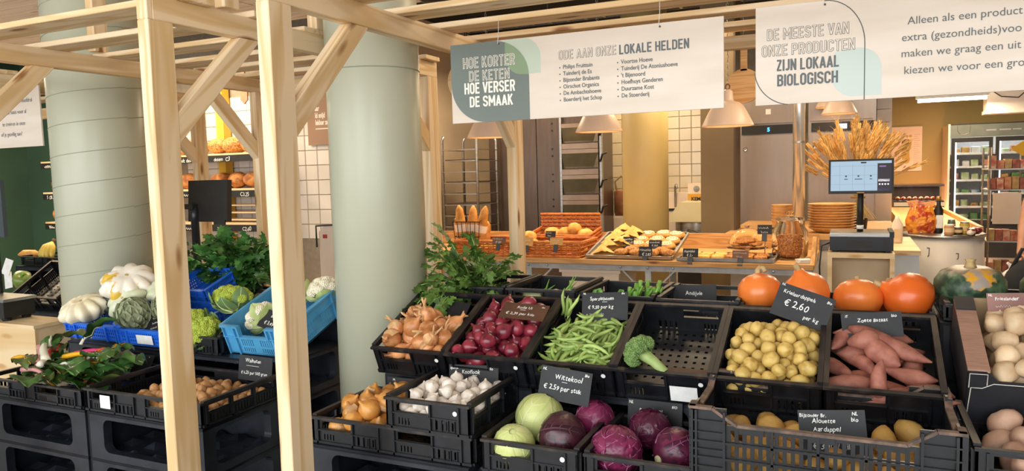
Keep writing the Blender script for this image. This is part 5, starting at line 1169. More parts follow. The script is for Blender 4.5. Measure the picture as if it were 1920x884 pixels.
# ================================================================ bakery kitchen
BLK = M('matt_black', '#131211', '#1c1a18', 10, .5); SCRB = M('blue_display', '#2c8cff', emit='#3aa0ff', es=3)
t = thing('trolley_rack', 'tall steel bakery trolley rack behind the baguettes', 'trolley', (-4.05, 7.45, 0))
for x in (-.22, .22):
    for y in (0, .5): MB().tube([(x, y, .1), (x, y, 1.98), (x*.9, y, 2.03)], .016, 8).build('upright', STEEL, t, True)
for i in range(14): MB().bar((-.22, .0, .25+.125*i), (-.22, .5, .25+.125*i), .03, .008).build('runner', STEEL, t); MB().bar((.22, .0, .25+.125*i), (.22, .5, .25+.125*i), .03, .008).build('runner', STEEL, t); MB().bar((-.22, 0, .25+.125*i), (.22, 0, .25+.125*i), .012, .012).build('crossbar', STEEL, t)
for x in (-.2, .2):
    for y in (.02, .48): MB().lathe([(.05, -.015), (.05, .015)], 14).build('castor', BLK, t, loc=(x, y, .05), rot=(R(90), 0, 0))
for i in range(6): o = MB().box(-.19, .19, .01, .48, 0, .012).build('oven_tray', DARKST, None, loc=(-4.05, 7.45, .505+.25*i)); tag(o, 'dark baking tray resting in the trolley rack', 'tray', 'trays in the trolley rack')
t = thing('deck_oven', 'dark steel deck oven with sloping glass doors', 'oven', (-3.25, 8.0, 0))
MB().box(-.72, .69, .05, .45, 0, 2.45).build('body', DARKST, t)
for i in range(3): MB().box(-.71+.31*i, -.41+.31*i, .03, .05, .05, 2.42).build('side_panel', DARKST, t)
MB().box(.20, .225, .0, .05, .2, 2.42).build('frame_strip', STEEL, t); MB().box(.675, .70, 0, .05, .2, 2.42).build('frame_strip', STEEL, t)
OG = M('oven_glass', '#4a4636', '#5a5544', 4, .1, spec=.9); RAILM = M('oven_rail_steel', '#8a7462', '#95806c', 5, .3, .6)
for i in range(4):
    z = .98+.29*i; d = thing('deck_door', '', '', (0, 0, 0)); 
    for k in ('label', 'category'): del d[k]
    d.parent = t; d.location = (.235, -.02, z)
    MB().prism([(0, .0), (.43, 0), (.43, .06), (0, .06)], 0, .03).build('sill', RAILM, d)
    g = MB().add([(.0, .0, .24), (.43, .0, .24), (.36, .05, .075), (.0, .05, .075), (0, .01, .24), (.43, .01, .24), (.36, .06, .075), (0, .06, .075)], [(0, 1, 2, 3), (7, 6, 5, 4), (0, 4, 5, 1), (1, 5, 6, 2), (2, 6, 7, 3), (3, 7, 4, 0)]).build('glass', OG, d)
    MB().add([(.43, .0, .24), (.43, .01, .075), (.36, .05, .075)], [(0, 1, 2)]).build('hinge_plate', STEEL, d); MB().prism([(0, .24), (.43, .24), (.43, .285), (0, .285)], 0, .04).build('rail', RAILM, d)
    MB().tube([(.44, 0, .14), (.47, -.02, .16), (.49, -.03, .22), (.54, -.03, .235)], .012, 8).build('handle', BLK, d, True)
    for zz in (.02, .1): MB().lathe([(.012, 0), (.01, .008), (0, .008)], 8).build('bolt', BLK, t, loc=(.10, .03, z+.2+zz), rot=(R(90), 0, 0))
MB().box(.235, .665, .02, .05, .2, .97).build('prover_door', BLK, t)
# jute sack on white drawers
t = thing('drawer_unit', 'pale drawer cabinet beside the oven', 'cabinet', (-2.5, 8.5, 0)); MB().box(-.17, .2, 0, .5, 0, 1.06).build('body', CREAM, t)
for i in range(4): MB().box(-.165, .195, -.018, 0, .03+.255*i, .27+.255*i).build('drawer_front', CREAM, t)
JUTE = M('brown_leather', '#8a5434', '#9c6340', 14, .6, bump=.15)
t = thing('apron_bag', 'brown bag with rope handle on the pale cabinet', 'bag', (-2.48, 8.6, 1.062)); MB().lathe([(.10, 0), (.115, .05), (.11, .28), (.09, .30)], 20).build('body', JUTE, t, True); MB().tube([(-.08, 0, .28), (-.1, 0, .4), (-.02, 0, .47), (.07, 0, .38), (.08, 0, .28)], .012, 6).build('handle', M('rope', '#c9a878', '#b08c5a', 60, .8), t, True)
t = thing('tea_towel', 'green checked towel hanging beside the bag', 'towel', (-2.6, 8.5, 1.07)); MB().grid(lambda u, v: ((u-.5)*.07, .01*math.sin(u*9), .42*v), 8, 6).build('cloth', M('towel_green', '#8fa594', '#c7cfc2', 30, .9), t, True)
# sink and mixer
t = thing('sink_unit', 'pale ceramic sink with black tap beside ochre column', 'sink', (-1.85, 8.95, 0)); MB().box(-.3, .25, 0, .5, 0, 1.1).build('cabinet', CREAM, t); MB().prism([(-.3, 1.1), (.25, 1.1), (.19, 1.3), (-.3, 1.3)], .3, .5).build('splashback', CREAM, t); MB().box(-.3, .25, -.01, .0, 1.09, 1.12).build('edge', BLK, t); MB().tube([(-.15, .28, 1.12), (-.15, .28, 1.38), (-.12, .2, 1.40), (-.1, .14, 1.36)], .014, 8).build('tap', STEEL, t, True)
t = thing('dough_mixer', 'cream dough mixer with steel bowl and dials', 'mixer', (-1.62, 8.6, 0))
MB().lathe([(.17, .55), (.23, .62), (.24, .98), (.235, 1.0)], 24, cap=False).build('bowl', STEEL, t, True); MB().prism([(-.26, 1.0), (.26, 1.0), (.26, 1.06), (.2, 1.22), (-.14, 1.22), (-.26, 1.06)], -.26, .3).build('cover', M('mixer_cream', '#d8cda8', '#cfc39c', 4, .4), t)
b = MB().box(-.12, .26, .1, .3, 1.22, 1.42).build('control_box', CREAM, t); MB().box(-.12, .26, .095, .1, 1.23, 1.30).build('yellow_band', M('mixer_yellow', '#d29a2c', rough=.5), b); o = letter(b, 'KEMPER', 0, 0, .055, BLK, bold=.002); o.location = (-.08, .094, 1.225); o.rotation_euler = (R(90), 0, 0)
for i in range(3): MB().lathe([(.035, 0), (.03, .015), (0, .016)], 14).build('dial', BLK if i % 2 else STEEL, b, loc=(-.02+.1*i, .095, 1.36), rot=(R(90), 0, 0))
MB().box(-.2, .2, -.1, .3, 0, .55).build('base', BLK, t); MB().tube([(.1, -.3, .5), (.12, -.3, .85), (-.05, -.32, .9)], .03, 8).build('guard_arm', BLK, t, True)
# round peels (bread boards) hanging
for x, z, lb in ((-3.30, 2.47, 'round wooden bread board hanging beside the sign'), (-.80, 2.24, 'round wooden bread board hanging behind the chained lamp')):
    t = thing('bread_board', lb, 'bread board', (x, 6.25, z)); MB().lathe([(.135 if x > -2 else .19, -.012), (.135 if x > -2 else .19, .012)], 36).build('disc', BIRCH if x < -2 else OAK, t, rot=(R(90), 0, 0)); MB().box(-.025, .025, -.012, .012, .12, .34).build('handle', OAK, t); MB().tube([(0, 0, .33), (0, 0, 3.38-z)], .004, 5).build('hook_cord', BLK, t)
t = thing('bread_board', 'yellow lit wooden board hanging below the beam end', 'bread board', (-3.36, 6.4, 2.42)); MB().prism([(-.12, -.14), (.0, -.17), (.12, -.14), (.13, .22), (-.13, .22)], -.01, .01).build('panel', OAK, t); MB().tube([(0, 0, .2), (0, 0, .96)], .004, 5).build('hook_cord', BLK, t)
# steel fridges
FRM = M('fridge_steel', '#93867b', '#978a7f', 3, .34, .5, stretch=(10, 10, 1))
def fridge(label, x0, x1, disp):
    t = thing('steel_fridge', label, 'fridge', ((x0+x1)/2, 8.2, 0)); w = x1-x0
    MB().box(-w/2, w/2, 0, .8, .08, 2.32).build('body', FRM, t); MB().box(-w/2+.02, w/2-.02, -.02, 0, 2.04, 2.30).build('top_panel', FRM, t); c = MB().box(-w/2+.03, w/2-.01, -.026, -.005, 1.93, 2.02).build('control_panel', BLK, t)
    d = MB().box(-w/2+.015, w/2-.015, -.045, 0, .15, 1.915).build('door', FRM, t); MB().lathe([(.025, 0), (.02, .01), (.012, .006), (0, .006)], 16).build('lock', STEEL, d, loc=(-w/2+.07, -.045, 1.78), rot=(R(90), 0, 0))
    if disp: o = letter(c, '5', 0, 0, .055, SCRB, bold=.002); o.location = (-.005, -.03, 1.955); o.rotation_euler = (R(90), 0, 0); o = letter(t, 'Gram', 0, 0, .04, BLK, bold=.001, shear=.2); o.location = (-.03, -.022, 2.24); o.rotation_euler = (R(90), 0, 0); MB().box(-.02, .03, -.023, -.02, 2.13, 2.185).build('sticker', WHITE, t)
    else: MB().box(-.03, .05, -.03, -.026, 1.95, 2.0).build('display', M('pale_display', '#8fa8d8', emit='#9ab4e8', es=1.2), t)
    for x in (-w/2+.05, w/2-.05): MB().box(x-.02, x+.02, .05, .75, 0, .08).build('foot', BLK, t)
fridge('tall steel fridge with blue figure five display', -1.10, -.52, True); fridge('tall steel fridge behind the wheat sheaf', -.42, .20, False)
for i in range(5): o = MB().box(-.07, .07, 0, .3, 0, .13).build('storage_box', M('white_storage_box', '#d6cec4', '#cbc2b7', 5, .5), None, loc=(.29-.0, 8.75, 1.62+.135*i)); tag(o, 'white storage box on the shelf column beside the fridge', 'box', 'white storage boxes')
t = thing('shelf_column', 'white narrow cupboard under the storage boxes', 'cupboard', (.29, 8.75, 0)); MB().box(-.08, .08, 0, .3, 0, 1.61).build('body', CREAM, t); MB().box(-.075, .075, -.015, 0, .1, 1.55).build('door', CREAM, t)
t = thing('flue_pipe', 'shiny steel flue pipe rising from the counter', 'pipe', (-.41, 6.62, 1.03)); MB().lathe([(.048, 0), (.048, 2.37)], 32).build('pipe', M('polished_steel', '#e6e4e0', '#d9d7d3', 3, .22, .75), t, True); MB().lathe([(.06, 0), (.06, .015), (.05, .02)], 32).build('collar', STEEL, t); MB().lathe([(.0495, .75), (.0495, .765)], 32).build('joint_band', STEEL, t)
# ---------------------------------------------------------------- service counter with wheat
t = thing('service_counter', 'oak topped white counter carrying plates and wheat', 'counter', (0, 0, 0)); MB().box(-.95, .30, 6.55, 8.12, 0, .99).build('body', M('white_counter', '#d8d2ca', '#cfc8bf', 4, .5), t); MB().box(-1.0, .34, 6.50, 8.15, .99, 1.03).build('worktop', OAK, t)
MB().box(-.95, .30, 6.545, 6.55, .9, .98).build('front_rail', STEEL, t)
t = thing('service_desk', 'white topped side desk beside the till', 'desk', (.28, 5.4, 0)); MB().box(-.07, .11, 0, 1.0, 0, 1.0).build('body', M('white_counter2', '#c9d0d2', '#bcc4c8', 4, .5), t); MB().box(-.08, .12, -.01, 1.01, 1.0, 1.03).build('top', BIRCH, t)
PLT = M('bamboo_bowl', '#e2b67a', '#d6a566', 18, .6, rnd=.06)
bw = MB().lathe([(.11, 0), (.14, .012), (.185, .04), (.19, .042), (.18, .043), (.13, .02), (0, .014)], 28).mesh('bowl', PLT, True)
for i in range(10): o = link('bamboo_bowl', bw, None, (-.16, 6.78, 1.032+.022*i), (0, 0, i)); tag(o, 'shallow bamboo bowl in the big stack beside the wheat', 'bowl', 'stacked bamboo bowls')
bw2 = MB().lathe([(.05, 0), (.07, .01), (.088, .045), (.09, .047), (.084, .047), (.06, .015), (0, .01)], 24).mesh('bowl', PLT, True)
for i in range(8): o = link('bamboo_bowl', bw2, None, (-.56, 6.86, 1.032+.026*i), (0, 0, i)); tag(o, 'small bamboo bowl stacked behind the steel pipe', 'bowl', 'small stacked bowls')
t = thing('paring_knife', 'black handled knives on the counter by the pipe', 'knife', (-.72, 6.75, 1.035)); MB().bar((-.1, 0, .006), (.02, .02, .006), .018, .012).build('handle', BLK, t); MB().bar((.02, .02, .006), (.16, .05, .006), .016, .002).build('blade', STEEL, t)
t = thing('pepper_mill', 'black lidded pot on the counter by the pipe', 'pot', (-.58, 6.62, 1.032)); MB().lathe([(.035, 0), (.035, .03), (.045, .032), (.045, .045), (0, .048)], 16).build('body', BLK, t, True)
# wheat sheaf
WHT = M('dry_wheat', '#c9964a', '#e8c27c', 24, .7, rnd=.25); STRAW = M('straw', '#b59a58', '#d2bb80', 24, .7)
t = thing('wheat_sheaf', 'golden sheaf of dried wheat tied in a dark pot', 'dried wheat', (.04, 7.1, 1.03)); rg = random.Random(3)
ear = MB(); 
for i in range(9):
    for a in range(3): aa = a*2.1+i*.5; ear.ball((.008*math.cos(aa), .008*math.sin(aa), .012+.0135*i), .006, .006, .012, 6, 5)
    ear.tube([(0, 0, .012+.0135*i), (.03*math.cos(i*2.1), .03*math.sin(i*2.1), .06+.014*i)], [.0012, .0004], 3)
ear = ear.mesh('ear', WHT, False)
MB().lathe([(.07, 0), (.08, .09), (.085, .10), (.06, .10)], 20).build('pot', BLK, t, True)
for i in range(120):
    a = rg.uniform(0, 6.28); sp = abs(rg.gauss(.0, .9)); sp = min(sp, 1.7); L = rg.uniform(.30, .56)*(1-.10*sp); d = Vector((math.cos(a)*sp*1.15, math.sin(a)*sp*.5, 1)).normalized()
    b0 = Vector((-math.cos(a)*.09*sp, -math.sin(a)*.05*sp, .09)); w_ = Vector((0, 0, .31)); tip = w_+d*L
    s_ = MB().tube([b0, w_*.9, w_+d*L*.4, tip], .0022, 4).build('stalk', STRAW, t)
    link('ear', ear, s_, tip-d*.02, d.to_track_quat('Z', 'Y').to_euler(), rg.uniform(.9, 1.3))
MB().tube([(.05*math.cos(i*.5236), .04*math.sin(i*.5236), .28) for i in range(13)], .012, 6).build('binding', M('twine', '#8a6b3c', rough=.8), t)
# soap bottle
t = thing('soap_bottle', 'cream soap bottle at the counter edge', 'bottle', (.285, 5.9, 1.032)); MB().lathe([(.035, 0), (.038, .02), (.038, .13), (.015, .17), (.013, .19), (0, .19)], 18).build('body', M('soap_cream', '#e8d4bf', '#dcc6ae', 6, .4), t, True); MB().box(-.02, .02, -.0395, -.038, .03, .10).build('label', BIRCH, t)
# ---------------------------------------------------------------- till with touch screen
SCR = M('screen_glow', '#5c6a74', emit='#b4d2ea', es=.62); SCRD = M('screen_dark_panel', '#232029', emit='#2c2833', es=.6); SCRP = M('screen_purple', '#6d5a8c', emit='#7d6aa0', es=.6); SCRG = M('screen_line', '#4a545c', emit='#8e9dac', es=.5); SCRW = M('screen_white', '#e8ecf0', emit='#eef2f6', es=.8)
t = thing('till_box', 'open plywood box carrying the till scale', 'box', (.045, 4.83, 0)); MB().box(-.18, .18, 0, .36, 1.04, 1.07).build('top', BIRCH, t); MB().box(-.18, -.155, 0, .36, 0, 1.04).build('side', BIRCH, t); MB().box(.155, .18, 0, .36, 0, 1.04).build('side', BIRCH, t); MB().box(-.155, .155, .12, .135, 0, 1.04).build('back_panel', M('marbled_ply', '#c9b494', '#b59c78', 5, .6, detail=1), t)
t = thing('till_scale', 'black till scale with steel plate and touch screen', 'till', (.047, 4.86, 1.07))
for x in (-.14, .14): MB().lathe([(.018, 0), (.018, .012)], 12).build('foot', BLK, t, loc=(x, .04, 0)); MB().lathe([(.018, 0), (.018, .012)], 12).build('foot', BLK, t, loc=(x, .26, 0))
b = MB().box(-.172, .172, 0, .3, .012, .092).build('body', M('till_black', '#16181d', '#1c1f26', 10, .35), t); MB().box(-.08, .06, -.002, .0, .03, .075).build('customer_display', BLK, b); MB().box(.12, .15, -.003, 0, .02, .085).build('printer_slot', BLK, b)
MB().box(-.172, .15, -.005, .3, .095, .118).build('weigh_plate', STEEL, t); MB().box(.15, .175, .0, .3, .092, .125).build('printer_cover', BLK, t)
MB().lathe([(.018, .118), (.018, .40)], 16).build('pole', BLK, t, True, loc=(-.006, .1, 0)); MB().lathe([(.0195, .135), (.0195, .158)], 16).build('pole_label', WHITE, t, True, loc=(-.006, .1, 0))
s_ = thing('touch_screen', '', '', (0, 0, 0)); del s_['label']; del s_['category']; s_.parent = t; s_.location = (-.006, .07, .45); s_.rotation_euler = (R(-6), 0, 0)
o = MB().box(-.177, .177, 0, .03, -.10, .106).build('bezel', BLK, s_); MB().box(-.165, .165, -.001, .0, -.084, .094).build('display', SCR, s_)
def spx(nm, x0, x1, z0, z1, m): MB().box(x0, x1, -.002, -.001, z0, z1).build(nm, m, s_)
spx('side_menu', .09, .165, -.084, .078, SCRD); spx('menu_button', .094, .155, -.084, -.066, SCRP); spx('menu_field', .094, .155, -.03, -.016, SCRW)
for i in range(4): MB().box(.098+.015*i, .106+.015*i, -.0026, -.002, -.05, -.042).build('menu_icon', SCRW, s_)
for x in (-.115, -.045, .02): spx('grid_line', x, x+.001, -.08, .078, SCRG)
for z in (-.045, .01, .065): spx('grid_line', -.163, .088, z, z+.001, SCRG)
for x, w_ in ((-.08, .010), (-.012, .02), (.055, .007)):
    MB().box(x-w_, x+w_, -.003, -.002, -.016, -.012).build('caption_bar', BLK, s_); MB().box(x-.005, x+.004, -.003, -.002, .0, .008).build('icon', BLK, s_)
MB().box(.0, .03, -.003, -.002, .080, .088).build('caption_bar', BLK, s_); MB().box(.10, .135, -.0035, -.0025, .056, .064).build('caption_bar', SCRP, s_)
MB().box(-.02, .02, -.001, 0, -.098, -.092).build('maker_badge', OAK, s_)
MB().tube([(-.17, .1, .05), (-.22, .08, .03), (-.23, .06, -.1), (-.22, .05, -.3)], .005, 6).build('power_cable', BLK, t, True)
# ---------------------------------------------------------------- round white counter with jars
t = thing('round_counter', 'white drum shaped counter with steel rim', 'counter', (.70, 7.25, 0)); MB().lathe([(.30, 0), (.30, .965)], 48).build('drum', M('scuffed_white', '#cfcac4', '#c2bcb5', 3, .45), t, True); MB().lathe([(.30, .965), (.315, .97), (.315, .99), (.30, .995), (0, .995)], 48).build('rim_top', STEEL, t, True)
for a, z, s in ((-2.05, .86, .03), (-1.35, .83, .02)):
    MB().tube([(.302*math.cos(a), .302*math.sin(a), z+s), (.302*math.cos(a+.06), .302*math.sin(a+.06), z+s), (.302*math.cos(a+.05), .302*math.sin(a+.05), z-s), (.302*math.cos(a+.02), .302*math.sin(a+.02), z-s*1.4)], .003, 5).build('scuff', BLK, t)
t = thing('oak_bench', 'oak sided bench running back from the round counter', 'bench', (0, 0, 0)); MB().box(.42, .46, 7.6, 11.6, 0, 1.02).build('side', OAK, t); MB().box(1.0, 1.04, 7.6, 11.6, 0, 1.02).build('side', OAK, t); MB().box(.46, 1.0, 7.65, 11.6, .95, .98).build('top', OAK, t);
ORB = M('orange_crisp_bag', '#b8401c', '#ee9a34', 16, .25, lo=.46, hi=.54)
t = thing('snack_bag', 'crumpled orange snack bag on the round counter', 'snack bag', (.53, 7.2, .997))
MB().grid(lambda u, v: (.105*(1+.12*math.sin(v*5))*math.cos(u*6.2832)*(1.05-.25*abs(v-.45)), (.055*math.sin(math.pi*min(.97, .12+v*.9))+.004)*math.sin(u*6.2832)*(1+.25*nz((math.cos(u*6.28), math.sin(u*6.28), v*3), 3, 4)), .24*v+.012*nz((math.cos(u*6.28), math.sin(u*6.28), v), 4, 2)), 40, 20).build('body', ORB, t, False); MB().prism([(-.092, .225), (.092, .225), (.11, .275), (.03, .262), (-.04, .28), (-.112, .27)], -.006, .006).build('top_seal', ORB, t)
t = thing('oil_bottle', 'dark bottle with gold cap on the round counter', 'bottle', (.66, 7.22, .997)); MB().lathe([(.034, 0), (.036, .01), (.036, .19), (.016, .235), (.015, .275)], 18).build('glass', BLK, t, True); MB().lathe([(.017, .27), (.017, .305), (0, .306)], 14).build('cap', M('gold_cap', '#b58a3c', rough=.35, metal=.7), t, True); MB().box(-.02, .03, -.0375, -.036, .04, .15).build('label', WHITE, t)
JC = [('#c08a60', 'pinkish jar with white lid'), ('#b9a032', 'jar of yellow preserve'), ('#5c6b52', 'green jar of pickles'), ('#7a2e2a', 'small jar of red jam'), ('#3d3a3c', 'small grey tub')]
for i, (x, y, h, r) in enumerate(((.72, 7.02, .085, .037), (.84, 7.12, .10, .036), (.76, 7.25, .11, .03), (.88, 7.04, .05, .03), (.79, 7.08, .06, .034))):
    t = thing('jar', JC[i][1]+' on the round counter', 'jar', (x, y, .997)); MB().lathe([(r*.95, 0), (r, .01), (r, h*.8), (r*.85, h*.9)], 16).build('body', M('jar_fill_%d' % i, JC[i][0], rough=.25), t, True); MB().lathe([(r*.9, h*.88), (r*.9, h), (0, h)], 16).build('lid', WHITE if i == 0 else STEEL, t); MB().lathe([(r*1.02, h*.25), (r*1.02, h*.65)], 16, cap=False).build('label', BIRCH, t)
for i, (x, y) in enumerate(((.90, 7.12), (.94, 7.16), (.92, 7.2))): tag(MB().ball((0, 0, 0), .034, .03, .026, 12, 8).build('red_onion', REDON, None, True, loc=(x, y, 1.022)), 'red onion lying on the round counter', 'onion', 'onions on the round counter')
tag(link('garlic_bulb', gm[0], None, (.865, 6.985, 1.018), (.2, .1, 0)), 'white garlic bulb lying on the round counter', 'garlic')
# ---------------------------------------------------------------- far end: fridges, poster, cold counter, shelves
t = thing('footprint_poster', 'pale poster with a brown and yellow footprint', 'poster', (.56, 15.19, 1.44), (R(90), 0, 0)); PST = M('poster_paper', '#d8b9a4', '#e0c4b0', 2, .7); MB().box(0, .55, 0, .79, 0, .012).build('paper', PST, t)
PO = M('footprint_ochre', '#b58f38', rough=.7); PB = M('footprint_brown', '#6a4424', rough=.7)
shape(t, 'footprint', arc(.30, .20, .06, 180, 360, 12, .07)+[(.355, .28), (.35, .36), (.385, .47), (.385, .50), (.225, .50), (.225, .45), (.25, .36), (.245, .28)], PO, .0125); shape(t, 'footprint_band', [(.225, .50), (.385, .50)]+arc(.305, .50, .08, 0, 180, 12, .07), PB, .0125); shape(t, 'footprint_patch', [(.24, .385), (.36, .39), (.365, .41), (.3, .42), (.25, .40)], PB, .0128)
for x, z, r in ((.31, .62, .02), (.365, .625, .024)): shape(t, 'toe', arc(x, z, r, 0, 340, 14), PO, .0125)
shape(t, 'seed_mark', [(.25, .05), (.28, .06), (.31, .10), (.28, .09)], M('poster_red', '#8a3a26', rough=.7), .0125)
for i in range(16):
    for x0, x1 in ((.04, .18), (.42, .52)): MB().box(x0, x1-.02*(i % 3), .12+.035*i, .125+.035*i, .0122, .0126).build('text_line', M('poster_text', '#a5877a', rough=.8), t)
GF = M('fridge_canopy', '#5c625a', '#6a7068', 4, .3); FGLASS = nt('fridge_glass')[0]; _p = FGLASS.node_tree.nodes['Principled BSDF']; _p.inputs['Base Color'].default_value = (.9, .95, 1, 1); _p.inputs['Transmission Weight'].default_value = 1; _p.inputs['IOR'].default_value = 1.1; _p.inputs['Roughness'].default_value = .02
LEDW = M('fridge_led', '#ffffff', emit='#eef4ff', es=2)
t = thing('glass_door_fridge', 'black double glass door fridge filled with goods', 'fridge', (1.45, 14.3, 0)); W_ = 1.25
MB().box(0, W_, .75, .85, .1, 2.2).build('back_panel', WHITE, t); MB().box(-.03, 0, -.05, .85, 0, 2.2).build('side_panel', CREAM, t); MB().box(W_, W_+.03, -.05, .85, 0, 2.2).build('side_panel', CREAM, t); MB().box(0, W_, 0, .85, 0, .55).build('base', BLK, t); MB().box(0, W_, 0, .85, 2.15, 2.2).build('roof', BLK, t)
c = MB().box(0, W_, -.06, 0, 1.98, 2.18).build('canopy', GF, t); [MB().box(.5+.18*i, .5+.18*i+(.14, .16, .12, .15)[i], -.0615, -.06, 2.07, 2.095).build('printed_bar', STEEL, c) for i in range(4)]; MB().tube([(.1, -.061, 2.17), (.1, -.061, 2.08), (.14, -.061, 2.03), (.2, -.061, 2.02), (.27, -.061, 2.05), (.28, -.061, 2.17)], .004, 5).build('canopy_line', STEEL, c)
for k in range(2):
    x0 = .02+.62*k; d = thing('glass_door', '', '', (0, 0, 0)); del d['label']; del d['category']; d.parent = t
    for a, b_, c_, e in ((x0, x0+.05, .55, 1.97), (x0+.53, x0+.58, .55, 1.97), (x0+.05, x0+.53, .55, .62), (x0+.05, x0+.53, 1.90, 1.97)): MB().box(a, b_, -.05, -.01, c_, e).build('door_frame', BLK, d)
    MB().box(x0+.05, x0+.53, -.035, -.028, .62, 1.90).build('pane', FGLASS, d); MB().box(x0+.545, x0+.565, -.09, -.05, .7, 1.8).build('handle', GREYST, d)
    MB().box(x0+.06, x0+.08, .01, .03, .62, 1.9).build('lamp_strip', LEDW, d)
for i in range(6): MB().box(.02, W_-.02, .05, .74, .60+.22*i, .615+.22*i).build('shelf', CREAM, t); MB().box(.02, W_-.02, .04, .05, .595+.22*i, .63+.22*i).build('shelf_edge', WHITE, t)
lamp('fridge_lamp', 'AREA', (1.45+.62, 14.36, 2.1), 5, (.92, .96, 1), 1.1, (R(20), 0, 0), .1)
rg = random.Random(9); PK = [M('pack_%d' % i, c, c2, 9, .5) for i, (c, c2) in enumerate((('#8a9a5c', '#c8ccb0'), ('#9c5c44', '#b98468'), ('#d8d4c8', '#bdb8ac'), ('#c79a4a', '#8f6a34'), ('#4f6f86', '#c4d2da'), ('#5f8a4a', '#3f6030')))]
for i in range(6):
    for j in range(8):
        x = 1.45+.1+.14*j+rg.uniform(-.01, .01); 
        if .58 < x-1.45 < .68: continue
        h_ = rg.uniform(.06, .13); w_ = rg.uniform(.10, .125); o = MB().box(-w_/2, w_/2, 0, .12, 0, h_).build('food_pack', PK[rg.randrange(6)], None, loc=(x, 14.40, .616+.22*i)); bv = o.modifiers.new('b', 'BEVEL'); bv.width = .012; tag(o, 'packed food behind the fridge glass', 'food pack', 'food packs in the glass door fridge')
t = thing('cold_counter', 'low glass fronted meat counter below the poster', 'counter', (.58, 13.0, 0)); MB().box(0, .68, 0, .7, 0, 1.0).build('body', BLK, t); MB().box(0, .68, -.02, 0, .92, .98).build('front_trim', CREAM, t); MB().box(0, .68, 0, .01, 1.0, 1.22).build('front_glass', FGLASS, t); MB().box(0, .68, 0, .7, 1.22, 1.25).build('top', DARKST, t); MB().box(0, .68, .68, .7, 1.0, 1.22).build('back_panel', BLK, t)
for i in range(8): tag(MB().ball((0, 0, .03), .035, .05, .03, 10, 7, lump(i, .2, 2)).build('meat_pack', M('meat_pink', '#c8604a', '#d89a84', 14, .4) if i % 2 else M('meat_orange', '#d0662c', '#e0a070', 14, .4), None, True, loc=(.64+.08*i, 13.15, 1.002)), 'pink meat piece in the cold counter', 'meat', 'meat in the cold counter')
lamp('cold_counter_lamp', 'AREA', (.92, 13.25, 1.20), 9, (1, .55, .35), .6, None, .1)
lamp('counter_wall_glow', 'POINT', (1.25, 14.2, .5), 60, (1, .45, .25), .1)
t = thing('strip_light', 'glowing white tube light under the ceiling', 'light', (.92, 9.0, 2.235)); MB().lathe([(.016, -.31), (.016, .31)], 12).build('tube', M('tube_glow', '#ffffff', emit='#fff2dc', es=12), t, True, rot=(0, R(90), 0)); MB().box(-.33, .33, -.02, .02, .02, .05).build('fitting', WHITE, t); MB().tube([(-.3, 0, .05), (-.3, 0, 1.15)], .004, 5).build('cord', BLK, t); MB().tube([(.3, 0, .05), (.3, 0, 1.15)], .004, 5).build('cord', BLK, t)
lamp('strip_light_glow', 'AREA', (.92, 9.0, 2.20), 40, (1, .85, .62), .6, None, .05)
t = thing('air_unit', 'cream wall unit of the air cooler with loose cable', 'air cooler', (1.58, 9.2, 2.08)); MB().box(-.32, .32, 0, .25, .03, .3).build('housing', CREAM, t); MB().prism([(-.33, 0), (.33, 0), (.33, .035), (-.33, .035)], -.01, .26).build('drip_edge', CREAM, t); MB().tube([(-.3, -.02, .25), (-.2, -.03, .17), (-.05, -.03, .15), (.08, -.02, .28)], .006, 6).build('cable', BLK, t, True); MB().box(-.3, -.26, .1, .14, .3, 1.3).build('hanger', STEEL, t); MB().box(.26, .3, .1, .14, .3, 1.3).build('hanger', STEEL, t)
t = thing('shop_rack', 'wire shop rack stacked with packets beside the fridge', 'rack', (1.36, 8.5, 0))
for x in (-.16, .16):
    for y in (0, .4): MB().tube([(x, y, 0), (x, y, 1.72)], .01, 6).build('upright', STEEL, t)
for z in (.5, .8, 1.3, 1.5): MB().box(-.17, .17, -.01, .42, z, z+.012).build('shelf', STEEL, t)
MB().box(-.13, .10, -.03, -.015, .98, 1.28).build('card_panel', CREAM, t)
for i in range(4):
    for j in range(5): o = MB().box(-.028, .028, 0, .1, 0, rg.uniform(.08, .13)).build('packet', M('packet_%d' % ((i+j) % 4), ('#a8502c', '#c8a868', '#7c3a22', '#b8583c')[(i+j) % 4], ('#d89a70', '#a87c44', '#b8684c', '#e0c0a0')[(i+j) % 4], 20, .4), None, loc=(1.23+.063*j, 8.52, (.513, .813, 1.313, 1.513)[i])); tag(o, 'brown paper packet on the wire shop rack', 'packet', 'packets on the wire rack')
t = thing('yellow_card', 'yellow diamond price card on the shop rack', 'card', (1.46, 8.47, 1.70)); MB().prism([(-.1, 0), (0, -.07), (.1, 0), (0, .07)], 0, .004).build('board', M('yellow_print', '#e0b022', rough=.6), t); MB().box(-.005, .005, .004, .01, -.07, .0).build('stem', STEEL, t)
